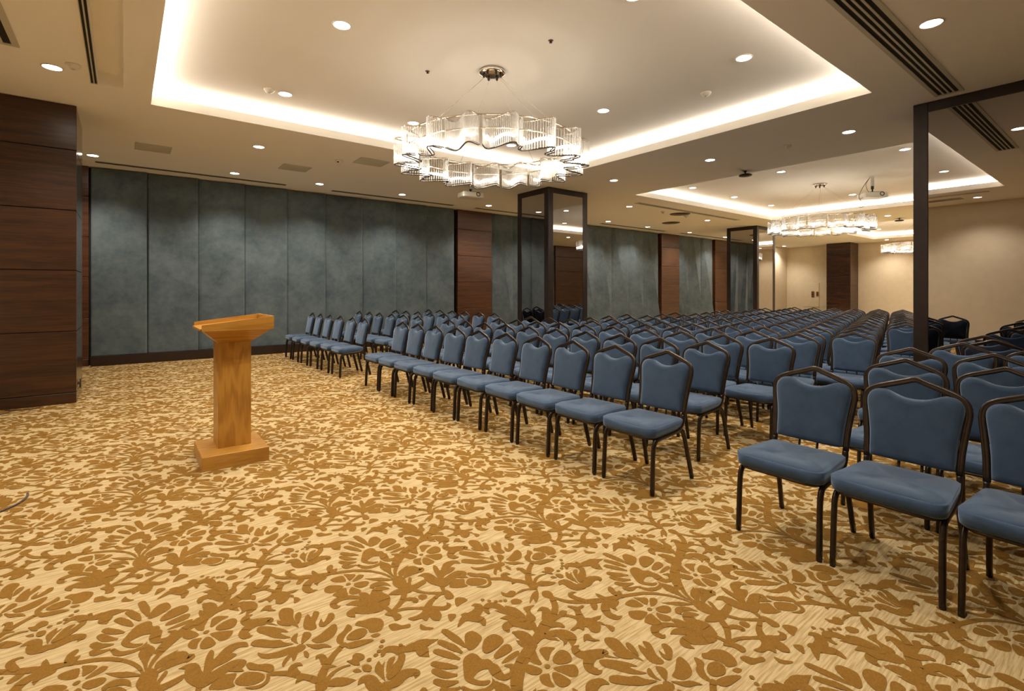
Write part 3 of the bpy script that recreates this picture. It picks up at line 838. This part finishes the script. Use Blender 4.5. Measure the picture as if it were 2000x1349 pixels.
def make_chair():
    t = thing('banquet_chair', 'x', 'chair')
    seat_mesh().build('seat', M['fabric'], t)
    back_mesh().build('backrest', M['fabric'], t)
    back_shell().build('back_shell', M['shell'], t)
    # arched back tube, from seat height up over the peak and down
    def side(s):
        zs = [.50, .56, .62, .68, .74, .80]
        return [(bx_of(z), s * half_w(z), z) for z in zs]
    up = side(1)
    corner = [(bx_of(.845), .218, .845), (bx_of(.872), .195, .872), (bx_of(.892), .155, .892), (bx_of(.912), .10, .912), (bx_of(.931), .045, .931), (bx_of(.944), .012, .944)]
    half = up + corner
    path = half + [(x, -y, z) for x, y, z in half[::-1]]
    path = catmull(path, 2)
    MB().sweep(path, TUBE, up=(0, 1, 0)).build('back_frame', M['tube'], t)
    # front legs: seat side rail curving down in front, and curving up into the back post
    for s in (-1, 1):
        p = [(bx_of(.50), s * .200, .50), (.150, s * .201, .46), (.125, s * .203, .425), (.07, s * .207, .402), (-.05, s * .213, .392), (-.17, s * .217, .385), (-.215, s * .218, .372), (-.238, s * .219, .335), (-.246, s * .219, .27), (-.252, s * .220, .15), (-.258, s * .221, .012)]
        MB().sweep(catmull(p, 3), LEG, up=(0, 1, 0)).build('leg', M['tube'], t)
        p = [(.100, s * .190, .400), (.150, s * .192, .375), (.178, s * .194, .32), (.205, s * .198, .22), (.258, s * .205, .012)]
        MB().sweep(catmull(p, 3), LEG, up=(0, 1, 0)).build('leg', M['tube'], t)
    g = MB()
    for s in (-1, 1):
        for x, y in ((-.258, s * .221), (.260, s * .205)):
            MB().lathe([(.0120, 0), (.0132, .002), (.0132, .022), (.0115, .026)], 12, (x, y, 0)).build('foot_glide', M['glide'], t)
    # rim plate under the cushion
    rp = [(-.262, y, .392) for y in (-.15, -.05, .05, .15)]
    path = catmull([(.12, -.19, .392), (-.05, -.208, .392), (-.19, -.214, .392), (-.245, -.190, .392)] + rp + [(-.245, .190, .392), (-.19, .214, .392), (-.05, .208, .392), (.12, .19, .392)], 2)
    MB().sweep(path, [(-.010, -.007), (.010, -.007), (.010, .007), (-.010, .007)]).build('seat_rim', M['tube'], t)
    # stubs holding the backrest to the rear rail
    b = MB()
    b.sweep([(.125, -.19, .398), (.125, .19, .398)], circ(.010, 8), up=(0, 0, 1)).build('rear_rail', M['tube'], t)
    for s in (-.05, .05):
        MB().sweep([(.122, s, .398), (.145, s, .47), (.165, s, .545)], circ(.007, 8), up=(0, 1, 0)).build('back_support', M['tube'], t)
    return t

_proto = make_chair(); _used = [False]; n_chair = 0
def chair(x, y, label, group, rz=0.0, z=0.0):
    global n_chair
    o = copy_tree(_proto) if _used[0] else _proto
    _used[0] = True; n_chair += 1
    o.location = (x, y, z); o.rotation_euler = (0, 0, rz)
    o['label'] = label; o['group'] = group
    return o
def jit(a=.012): return random.uniform(-a, a)

# middle block, ten to a row, in front of the camera
mid = [(3.165, 2.372, .522), (4.06, 2.57, .512), (4.93, 2.38, .512), (5.74, 2.45, .515)]
for r, (cx, y0, p) in enumerate(mid):
    for k in range(10):
        chair(cx - .004 * k + jit(), y0 + p * k + jit(.005), f'blue banquet chair, middle block, {ORD[r]} row from the lectern, {ORD[k]} from its right end', 'chairs of the middle block', jit(.03))
# wall block, far left by the teal wall
wall_rows = [(3.075, 8.44, .575, 6), (4.20, 8.62, .58, 6), (5.12, 8.66, .57, 6), (6.0, 8.64, .56, 6)]
for r, (cx, y0, p, n) in enumerate(wall_rows):
    for k in range(n):
        chair(cx - .012 * k + jit(), y0 + p * k + jit(), f'blue banquet chair, block by the teal wall, {ORD[r]} row, {ORD[k]} from the aisle', 'chairs of the block by the teal wall', jit(.04))
# right block, nearest the camera
right_rows = [(3.165, [1.304, .802, .30, -.20]), (4.06, [1.06, .56, .07]), (4.93, [1.24, .74, .24]), (5.80, [1.07, .56, .05])]
for r, (cx, yy) in enumerate(right_rows):
    for k, y in enumerate(yy):
        chair(cx + (.0 if k else -.003), y, f'blue banquet chair, right hand block, {ORD[r]} row, {ORD[k]} from the centre aisle', 'chairs of the right hand block', jit(.02))
# rear block, the rows drift away from the camera
row = 0; X = 6.40
while X < 15.3:
    base = 2.12 + .258 * (X - 6.40)
    lo = 0 if X < 8.6 else (-1 if X < 10.3 else -2)
    hi = int((6.65 - base) / .515)
    for k in range(lo, hi + 1):
        chair(X + jit(.015), base + .515 * k + jit(.006), f'blue banquet chair, large rear block, {ORD[row]} row, {ORD[k - lo]} from its right end', 'chairs of the large rear block', jit(.025))
    X += .74; row += 1
chair(6.88, .96, 'banquet chair turned to face the near mirrored pillar, dark rear showing, the nearer of two', 'chairs turned to the mirror', PI + .03)
chair(7.46, 1.10, 'banquet chair turned to face the near mirrored pillar, dark rear showing, closest to the mirror', 'chairs turned to the mirror', PI - .03)

# ------------------------------------------------------------------ carpet motifs (flat pile pattern, repeat 1.00 x 1.02 m)
FWD = Vector((math.sin(YAW), math.cos(YAW))); RGT = Vector((math.cos(YAW), -math.sin(YAW)))
def unproject(o):
    """pattern drafts were drawn in perspective; lay each point back on the floor plane"""
    ox, oy = o
    def f(x, y):
        px, py = ox + x / 3.846, oy + y / 3.846
        d = CAM_H / ((py - 568.0) / 975.0); u = (px - 1000.0) / 975.0
        v = FWD * d + RGT * (u * d)
        return (v.x, v.y)
    return f
fA = unproject((400, 1000)); fB = unproject((880, 1000))
TX, TY = 1.0, 1.02
motifs = []       # list of (verts, faces) in floor coordinates
seen = []
def centre(pts): return (sum(p[0] for p in pts) / len(pts), sum(p[1] for p in pts) / len(pts))
def put_poly(f, pts):
    q = catmull([f(*p) for p in pts], 3, closed=True)
    motifs.append((q, [tuple(range(len(q)))]))
def put_stroke(f, pts, ws, k=.84):
    P = [f(*p) for p in pts]
    W = [w * k for w in ws]
    Q = catmull([(a[0], a[1], w) for a, w in zip(P, W)], 5)
    V = []; 
    for i, (x, y, w) in enumerate(Q):
        a = Q[max(i - 1, 0)]; b = Q[min(i + 1, len(Q) - 1)]
        dx, dy = b[0] - a[0], b[1] - a[1]; L = math.hypot(dx, dy) or 1
        w = max(w, .0012); nx, ny = -dy / L * w / 2, dx / L * w / 2
        V.append((x + nx, y + ny)); V.append((x - nx, y - ny))
    F = [(2 * i, 2 * i + 1, 2 * i + 3, 2 * i + 2) for i in range(len(Q) - 1)]
    o = len(V)
    # round ends
    for (x, y, w), a in ((Q[0], Q[1]), (Q[-1], Q[-2])):
        if w > .012:
            c = len(V); m = 8
            for t in range(m): V.append((x + w / 2 * math.cos(2 * PI * t / m), y + w / 2 * math.sin(2 * PI * t / m)))
            F.append(tuple(range(c, c + m)))
    motifs.append((V, F))
def dot(f, x, y, r=.009):
    c = f(x, y); motifs.append(([(c[0] + r * math.cos(t * PI / 4), c[1] + r * math.sin(t * PI / 4)) for t in range(8)], [tuple(range(8))]))

P = lambda f, *pts: put_poly(f, pts)
def S_(f, pts, ws): put_stroke(f, pts, ws)
# five petalled rosette, large
for q in ([(665, 1040), (690, 1015), (740, 1012), (785, 1020), (758, 1050), (745, 1085), (735, 1115), (712, 1110), (690, 1080)],
          [(765, 1112), (790, 1060), (830, 1035), (880, 1050), (910, 1090), (905, 1120), (860, 1140), (800, 1142)],
          [(775, 1168), (850, 1150), (930, 1145), (960, 1185), (955, 1225), (910, 1240), (850, 1215), (790, 1190)],
          [(765, 1208), (800, 1205), (860, 1235), (905, 1270), (880, 1305), (830, 1315), (790, 1290), (768, 1250)],
          [(705, 1215), (742, 1215), (752, 1260), (782, 1310), (740, 1312), (690, 1290), (668, 1250), (675, 1225)],
          [(550, 1145), (600, 1148), (660, 1168), (690, 1188), (680, 1210), (640, 1225), (590, 1215), (555, 1190)],
          [(585, 1095), (600, 1060), (635, 1040), (650, 1070), (665, 1105), (688, 1138), (670, 1150), (620, 1135), (590, 1115)]): P(fB, *q)
dot(fB, 727, 1160, .012)
# second rosette
for q in ([(1310, 690), (1330, 668), (1370, 655), (1410, 672), (1450, 705), (1400, 715), (1345, 708)],
          [(1375, 645), (1420, 642), (1470, 645), (1485, 665), (1478, 695), (1455, 690), (1415, 665)],
          [(1500, 645), (1545, 650), (1555, 675), (1535, 700), (1505, 708), (1495, 675)],
          [(1540, 722), (1600, 702), (1650, 715), (1655, 745), (1620, 760), (1560, 748)],
          [(1545, 755), (1600, 768), (1655, 788), (1650, 815), (1600, 820), (1560, 795)],
          [(1480, 772), (1510, 765), (1545, 795), (1585, 830), (1550, 850), (1490, 840), (1455, 820)],
          [(1340, 745), (1400, 738), (1450, 742), (1480, 756), (1460, 790), (1420, 810), (1370, 800), (1340, 775)]): P(fB, *q)
dot(fB, 1495, 730, .012)
# chrysanthemum
for q in ([(560, 745), (590, 722), (640, 720), (668, 740), (665, 790), (688, 830), (705, 868), (660, 850), (610, 840), (570, 815), (555, 780)],
          [(675, 790), (690, 760), (715, 752), (728, 775), (715, 820), (695, 838)],
          [(742, 872), (748, 800), (775, 765), (800, 790), (820, 745), (860, 752), (850, 790), (832, 830), (842, 868), (800, 888)],
          [(855, 850), (875, 800), (890, 830), (915, 795), (930, 765), (965, 760), (975, 790), (940, 830), (890, 862)],
          [(800, 962), (850, 930), (905, 885), (950, 850), (985, 842), (995, 880), (970, 930), (920, 965), (850, 985)],
          [(760, 992), (830, 995), (900, 990), (955, 1015), (900, 1018), (840, 1030), (785, 1012)],
          [(695, 1002), (730, 990), (760, 1010), (738, 1040), (700, 1060), (682, 1105), (660, 1120), (650, 1090), (615, 1130), (590, 1165), (580, 1140), (602, 1100), (650, 1050)],
          [(742, 1050), (765, 1045), (785, 1070), (775, 1095), (750, 1085)],
          [(400, 1055), (450, 1065), (540, 1050), (620, 1020), (690, 1012), (650, 1055), (590, 1085), (500, 1100), (440, 1100), (405, 1080)],
          [(345, 1000), (370, 965), (430, 955), (500, 965), (560, 960), (600, 980), (670, 990), (600, 1010), (520, 1020), (420, 1015)],
          [(390, 880), (420, 858), (500, 860), (580, 875), (630, 900), (570, 905), (600, 925), (650, 942), (600, 950), (520, 945), (450, 920), (400, 905)],
          [(545, 815), (600, 825), (650, 852), (600, 855), (550, 842)],
          [(660, 930), (700, 910), (690, 960), (700, 990), (650, 965)], [(725, 960), (745, 905), (790, 905), (800, 930), (765, 965), (730, 990)]): P(fA, *q)
# upright tulip and its stem
for q in ([(1070, 845), (1100, 855), (1105, 880), (1070, 910), (1045, 950), (1040, 985), (1010, 992), (988, 965), (1000, 925), (1040, 892)],
          [(1065, 952), (1080, 920), (1130, 885), (1190, 872), (1220, 892), (1210, 920), (1170, 950), (1100, 965)],
          [(1130, 850), (1150, 820), (1190, 815), (1250, 795), (1320, 800), (1345, 835), (1330, 880), (1290, 900), (1240, 905), (1225, 880), (1185, 862)],
          [(1050, 1002), (1100, 978), (1170, 962), (1240, 955), (1270, 965), (1200, 995), (1130, 1020), (1080, 1025)],
          [(1245, 928), (1290, 910), (1320, 920), (1280, 942)]): P(fA, *q)
S_(fA, [(1045, 995), (980, 1060), (930, 1130), (890, 1200), (870, 1280), (878, 1320)], [.03, .03, .035, .04, .042, .05])
S_(fA, [(905, 1135), (882, 1090), (850, 1082), (835, 1112)], [.035, .03, .022, 0])
S_(fA, [(915, 1172), (950, 1160), (992, 1160)], [.02, .018, 0])
# lying tulip, its stem
S_(fA, [(495, 1215), (600, 1212), (700, 1228), (800, 1250), (885, 1278)], [.026, .028, .03, .034, .04])
S_(fA, [(700, 1222), (662, 1190), (670, 1160), (700, 1145), (738, 1155)], [.03, .04, .036, .026, 0])
S_(fA, [(730, 1245), (700, 1268), (680, 1292)], [.03, .02, 0])
for q in ([(310, 1150), (340, 1130), (400, 1145), (470, 1140), (515, 1155), (520, 1190), (480, 1205), (420, 1190), (340, 1185)],
          [(250, 1240), (300, 1205), (370, 1200), (440, 1215), (450, 1250), (400, 1285), (320, 1305), (250, 1300), (225, 1275)],
          [(465, 1215), (490, 1230), (485, 1270), (440, 1310), (370, 1332), (300, 1320), (400, 1302), (455, 1265)],
          [(30, 1320), (80, 1260), (130, 1225), (190, 1215), (238, 1212), (230, 1245), (212, 1280), (225, 1308), (150, 1330), (60, 1335)],
          [(175, 1190), (220, 1170), (270, 1175), (295, 1195), (250, 1200), (200, 1200)]): P(fA, *q)
# curly sprig right of the node
S_(fA, [(900, 1290), (960, 1212), (1030, 1168), (1095, 1150)], [.022, .02, .016, .008])
for q in ([(1065, 1120), (1105, 1108), (1110, 1080), (1140, 1060), (1190, 1070), (1200, 1100), (1160, 1125), (1165, 1150), (1120, 1150), (1085, 1132)],
          [(1110, 1195), (1150, 1175), (1180, 1198), (1140, 1206)], [(1180, 1160), (1220, 1145), (1255, 1165), (1240, 1200), (1195, 1195)]): P(fA, *q)
S_(fA, [(900, 1303), (980, 1278), (1060, 1275), (1140, 1262)], [.014, .05, .045, 0])
for x, y in ((1235, 1110), (1285, 1075), (1310, 1045), (1325, 1010), (1335, 970)): dot(fA, x, y, .010)
# leafy bud
for q in ([(1280, 1160), (1308, 1120), (1330, 1150), (1352, 1120), (1345, 1180), (1350, 1240), (1355, 1270), (1310, 1230), (1280, 1200)],
          [(1462, 1075), (1505, 1070), (1500, 1120), (1475, 1180), (1430, 1230), (1380, 1262), (1362, 1222), (1402, 1160), (1442, 1120)],
          [(1370, 1130), (1390, 1100), (1430, 1088), (1418, 1130), (1380, 1190), (1362, 1198)]): P(fA, *q)
S_(fA, [(1332, 1088), (1350, 1045), (1400, 1028), (1450, 1040), (1478, 1072)], [.012, .034, .045, .045, .03])
S_(fA, [(1372, 1312), (1430, 1280), (1480, 1230), (1540, 1205), (1588, 1215), (1580, 1252)], [.03, .055, .06, .05, .04, 0])
S_(fA, [(1365, 1312), (1310, 1328), (1268, 1300), (1240, 1262), (1190, 1262), (1148, 1300)], [.06, .055, .06, .055, .045, 0])
# node leaves
P(fB, (600, 640), (620, 605), (655, 590), (662, 640), (640, 680), (622, 652), (595, 685))
S_(fB, [(655, 582), (580, 580), (520, 598), (480, 625)], [.012, .016, .018, 0])
P(fB, (380, 600), (420, 610), (450, 590), (490, 600), (480, 630), (440, 640), (390, 625))
P(fB, (455, 660), (500, 650), (540, 670), (510, 692), (460, 690))
for x, y in ((240, 660), (290, 668), (340, 672), (375, 668), (410, 665)): dot(fB, x, y, .010)
P(fB, (690, 595), (730, 590), (765, 610), (768, 640), (720, 645), (688, 625))
S_(fB, [(748, 625), (778, 680), (785, 730), (765, 790), (720, 840), (680, 900), (630, 970), (560, 1050), (505, 1150), (478, 1240), (480, 1340)], [.03, .036, .036, .044, .065, .055, .045, .038, .036, .034, .03])
S_(fB, [(722, 805), (720, 750), (690, 725), (650, 745)], [.055, .05, .034, 0])
S_(fB, [(755, 850), (810, 845), (845, 860)], [.035, .04, .02])
S_(fB, [(768, 812), (830, 775), (880, 778), (955, 795)], [.024, .028, .022, .022])
P(fB, (812, 765), (830, 740), (875, 745), (858, 775))
S_(fB, [(640, 962), (650, 905), (620, 855)], [.034, .028, .03])
S_(fB, [(598, 995), (560, 940), (510, 915), (475, 905)], [.06, .065, .05, .02])
S_(fB, [(575, 1000), (530, 985), (490, 960)], [.05, .03, 0])
S_(fB, [(612, 992), (680, 940), (770, 912), (850, 910), (908, 950), (912, 1012)], [.034, .034, .045, .055, .055, 0])
S_(fB, [(825, 930), (862, 965), (850, 1005)], [.035, .025, 0])
S_(fB, [(735, 940), (780, 952), (820, 968)], [.03, .022, 0])
# long branch
S_(fB, [(768, 640), (880, 672), (1000, 672), (1100, 666), (1200, 646), (1300, 630), (1450, 610), (1600, 620), (1730, 650), (1832, 690)], [.018, .026, .036, .042, .032, .03, .026, .02, .016, .01])
S_(fB, [(1000, 665), (930, 642), (900, 622), (918, 604), (948, 606)], [.03, .034, .03, .018, 0])
P(fB, (1050, 688), (1100, 688), (1102, 728), (1070, 732))
P(fB, (1180, 580), (1190, 560), (1220, 570), (1245, 600), (1270, 590), (1290, 620), (1250, 635), (1200, 605))
S_(fB, [(1160, 650), (1110, 625), (1088, 608)], [.03, .022, 0])
S_(fB, [(1262, 640), (1190, 670), (1162, 720), (1190, 770), (1250, 792), (1292, 778)], [.024, .045, .05, .044, .038, 0])
S_(fB, [(1240, 675), (1220, 710), (1255, 742)], [.04, .034, 0])
# hanging bloom
S_(fB, [(880, 708), (940, 725), (962, 762), (978, 805)], [.012, .034, .036, .055])
S_(fB, [(990, 708), (950, 730)], [.02, .03])
P(fB, (960, 810), (1010, 795), (1060, 800), (1075, 822), (1112, 832), (1130, 870), (1110, 905), (1060, 900), (1035, 872), (1010, 862), (1000, 890), (960, 872), (930, 890), (900, 885), (940, 850))
S_(fB, [(1060, 812), (1110, 792), (1132, 775)], [.03, .024, 0])
S_(fB, [(1090, 830), (1130, 835), (1165, 852)], [.025, .02, 0])
P(fB, (1160, 845), (1200, 850), (1235, 870), (1215, 900), (1180, 870))
P(fB, (1000, 925), (1040, 918), (1070, 948), (1125, 965), (1065, 970), (1022, 962), (1002, 975))
# feathery leaf
S_(fB, [(560, 802), (480, 772), (400, 735), (345, 705), (292, 700), (266, 730), (290, 765)], [.02, .03, .036, .045, .045, .034, .012])
S_(fB, [(548, 812), (460, 792), (370, 800)], [.03, .055, 0])
S_(fB, [(330, 740), (400, 750), (470, 768)], [0, .03, .024])
S_(fB, [(408, 708), (470, 735), (540, 780)], [.012, .045, .03])
P(fB, (545, 720), (590, 705), (632, 700), (602, 726), (605, 755), (640, 790), (630, 820), (590, 820), (562, 790), (572, 760))
S_(fB, [(592, 850), (530, 832), (460, 835), (418, 862), (432, 895)], [.075, .075, .055, .045, .02])
# scroll leaves
S_(fB, [(55, 862), (100, 805), (150, 780), (190, 758), (215, 722), (190, 700), (155, 705)], [.008, .04, .06, .06, .05, .036, 0])
S_(fB, [(120, 790), (180, 798), (232, 812), (252, 845)], [.055, .055, .045, .02])
P(fB, (75, 775), (110, 755), (150, 765), (120, 792))
S_(fB, [(968, 1002), (938, 1020), (952, 1055), (1010, 1075), (1085, 1068), (1150, 1058), (1175, 1080), (1270, 1100)], [0, .036, .045, .055, .065, .05, .018, 0])
S_(fB, [(1062, 1082), (1035, 1130), (1050, 1178), (1108, 1200), (1142, 1188)], [.055, .05, .045, .036, 0])
S_(fB, [(945, 378), (980, 396), (1030, 385), (1070, 372), (1110, 362), (1150, 352)], [.02, .04, .06, .065, .035, 0])
S_(fB, [(1062, 382), (1100, 412), (1145, 430)], [.055, .055, 0])
# palmette: fingers, face, curls
for q in ([(1330, 388), (1250, 352), (1160, 315)], [(1322, 412), (1250, 388), (1168, 365)], [(1325, 440), (1250, 422), (1168, 405)], [(1335, 475), (1260, 470), (1190, 460)],
          [(1352, 508), (1285, 508), (1212, 490)], [(1375, 535), (1310, 545), (1250, 535)], [(1400, 560), (1350, 578), (1310, 570)]):
    S_(fB, q, [.012, .04, .034])
P(fB, (1345, 440), (1370, 415), (1410, 420), (1450, 440), (1490, 440), (1530, 462), (1515, 480), (1470, 488), (1450, 520), (1500, 532), (1550, 530), (1542, 550), (1480, 550), (1410, 530), (1375, 490))
S_(fB, [(1415, 562), (1490, 582), (1552, 572), (1578, 545), (1552, 518)], [.02, .03, .03, .022, 0])
for q in ([(1290, 330), (1320, 315), (1370, 330), (1398, 350), (1385, 390), (1350, 400), (1312, 370)], [(1415, 352), (1450, 330), (1500, 340), (1530, 362), (1500, 398), (1460, 415), (1425, 395)],
          [(1535, 382), (1570, 375), (1600, 400), (1568, 425), (1530, 438), (1508, 422)], [(1590, 425), (1632, 402), (1650, 420), (1612, 448), (1570, 458)]): P(fB, *q)
S_(fB, [(1535, 475), (1570, 500), (1620, 518), (1658, 500), (1640, 472), (1602, 468)], [.05, .05, .034, .03, .03, .015])
# fan of blades
S_(fB, [(1838, 684), (1730, 625), (1650, 575), (1592, 545)], [.006, .022, .065, .03])
S_(fB, [(1825, 692), (1700, 688), (1582, 682)], [.008, .034, 0])
S_(fB, [(1862, 748), (1790, 728), (1728, 730), (1712, 752), (1742, 772)], [0, .03, .045, .034, 0])
S_(fB, [(1715, 380), (1700, 450), (1712, 520), (1760, 608), (1842, 686)], [.034, .036, .034, .024, .01])
S_(fB, [(1868, 672), (1835, 625), (1822, 562)], [0, .05, 0])
S_(fB, [(1902, 690), (1898, 655), (1925, 620), (1962, 602), (1988, 628)], [0, .034, .05, .05, 0])
S_(fA, [(1528, 470), (1520, 440), (1560, 420), (1618, 425)], [0, .05, .05, 0])
# bloom under the fan
P(fA, (1420, 490), (1450, 480), (1500, 495), (1522, 535), (1530, 492), (1555, 500), (1550, 548), (1600, 530), (1650, 505), (1662, 530), (1600, 570), (1540, 600), (1500, 590), (1430, 560), (1410, 530))
S_(fA, [(1530, 588), (1450, 602), (1368, 625)], [.05, .055, 0])
S_(fA, [(1500, 610), (1480, 670), (1410, 748)], [.034, .034, .024])
S_(fA, [(1470, 682), (1520, 656), (1570, 656), (1588, 672), (1558, 682)], [.012, .028, .036, .024, 0])
S_(fA, [(1560, 580), (1650, 605), (1795, 610)], [.024, .022, .028])
P(fA, (1600, 640), (1620, 620), (1660, 620), (1670, 642), (1632, 660))
# leafy plant on the right
P(fA, (1718, 400), (1745, 410), (1768, 440), (1790, 392), (1830, 370), (1890, 364), (1920, 385), (1878, 388), (1845, 410), (1882, 420), (1850, 452), (1800, 480), (1782, 530), (1742, 480), (1715, 430))
S_(fA, [(1765, 532), (1710, 510), (1660, 472), (1598, 482)], [.065, .065, .05, 0])
S_(fA, [(1790, 540), (1840, 500), (1890, 462), (1940, 460), (1952, 492)], [.065, .065, .05, .045, 0])
S_(fA, [(1775, 530), (1792, 590)], [.036, .02])
P(fA, (1795, 592), (1832, 590), (1872, 630), (1858, 652), (1810, 650))
P(fA, (1880, 650), (1930, 640), (1975, 660), (1930, 690), (1890, 710))
S_(fA, [(1762, 620), (1700, 670), (1672, 722)], [.022, .032, .045])
S_(fA, [(1410, 752), (1500, 728), (1620, 722), (1700, 722)], [.024, .022, .024, .04])
P(fA, (1640, 720), (1700, 708), (1750, 710), (1762, 740), (1780, 780), (1760, 815), (1710, 810), (1690, 788), (1662, 820), (1630, 800), (1570, 815), (1525, 800), (1590, 780), (1632, 750))
S_(fA, [(1740, 722), (1800, 722), (1832, 700), (1815, 678)], [.034, .034, .03, 0])
P(fA, (1830, 768), (1890, 772), (1852, 822), (1832, 800))
P(fA, (1620, 840), (1660, 860), (1722, 870), (1680, 886), (1620, 880))
# broad feathered leaf under the branch
S_(fA, [(1300, 690), (1200, 652), (1100, 640), (1010, 655), (965, 690), (990, 715), (1022, 700)], [.03, .024, .034, .045, .038, .03, 0])
S_(fA, [(1295, 702), (1200, 684), (1120, 684), (1058, 700)], [.03, .055, .045, 0])
S_(fA, [(1245, 662), (1195, 622), (1150, 605)], [.034, .045, 0])
S_(fA, [(1385, 575), (1310, 578), (1290, 620), (1335, 655), (1355, 692)], [.01, .055, .07, .085, .05])
S_(fA, [(1310, 718), (1230, 732), (1140, 738), (1100, 765), (1132, 792)], [.075, .075, .06, .05, 0])
S_(fA, [(1320, 690), (1380, 732), (1410, 762)], [.034, .022, .034])
P(fA, (1350, 770), (1400, 745), (1470, 770), (1475, 800), (1430, 815), (1410, 785))
P(fA, (1380, 850), (1430, 835), (1480, 850), (1540, 840), (1540, 865), (1470, 880), (1410, 890))

tile_v = []; tile_f = []
for mi, (V, F) in enumerate(motifs):
    c = centre(V); sx = math.floor(c[0] / TX) * TX; sy = math.floor(c[1] / TY) * TY
    for fi, f in enumerate(F):
        lift = (mi * 31 + fi * 7) % 61 * 0.000025
        o = len(tile_v)
        tile_v += [(V[i][0] - sx, V[i][1] - sy, lift) for i in f]
        tile_f.append(tuple(range(o, o + len(f))))
import numpy as np
tv = np.array(tile_v, dtype=np.float32); nt = len(tv)
# triangulate the tile once with bmesh
import bmesh
bm = bmesh.new()
bv = [bm.verts.new((x, y, z)) for x, y, z in tile_v]
for f in tile_f:
    try: bm.faces.new([bv[i] for i in f])
    except ValueError: pass
bmesh.ops.remove_doubles(bm, verts=bm.verts[:], dist=0.000004)
bmesh.ops.triangulate(bm, faces=bm.faces[:])
bm.verts.index_update()
tris = np.array([[v.index for v in f.verts] for f in bm.faces], dtype=np.int64)
co3 = np.array([v.co[:] for v in bm.verts], dtype=np.float32); co = co3[:, :2]; bm.free()
# force upward normals
a, b, c = co[tris[:, 0]], co[tris[:, 1]], co[tris[:, 2]]
area = (b[:, 0] - a[:, 0]) * (c[:, 1] - a[:, 1]) - (b[:, 1] - a[:, 1]) * (c[:, 0] - a[:, 0])
tris[area < 0] = tris[area < 0][:, ::-1]
print('carpet tile verts', len(co), 'tris', len(tris), 'chairs', n_chair)
allv = []; allf = []; off = 0
for i in range(-3, 17):
    for j in range(-1, 13):
        # skip what lies behind the camera or outside the room
        if (i + 1) * 0.6137 + (j + 1) * .7895 < 0.2: continue
        v = np.zeros((len(co), 3), dtype=np.float32)
        v[:, 0] = co[:, 0] + i * TX; v[:, 1] = co[:, 1] + j * TY
        v[:, 2] = 0.0008 + co3[:, 2]
        v[:, 0] = np.clip(v[:, 0], X0 + .02, X1 - .02); v[:, 1] = np.clip(v[:, 1], Y0 + .12, 12.34)
        allv.append(v); allf.append(tris + off); off += len(co)
allv = np.concatenate(allv); allf = np.concatenate(allf)
me = bpy.data.meshes.new('carpet_pattern')
me.vertices.add(len(allv)); me.vertices.foreach_set('co', allv.ravel())
me.loops.add(len(allf) * 3); me.loops.foreach_set('vertex_index', allf.ravel().astype(np.int32))
me.polygons.add(len(allf)); me.polygons.foreach_set('loop_start', (np.arange(len(allf)) * 3).astype(np.int32))
me.materials.append(M['motif']); me.update(calc_edges=True); me.validate()
po = bpy.data.objects.new('carpet_pattern', me); COL.objects.link(po); po.parent = floor; po['kind'] = 'stuff'
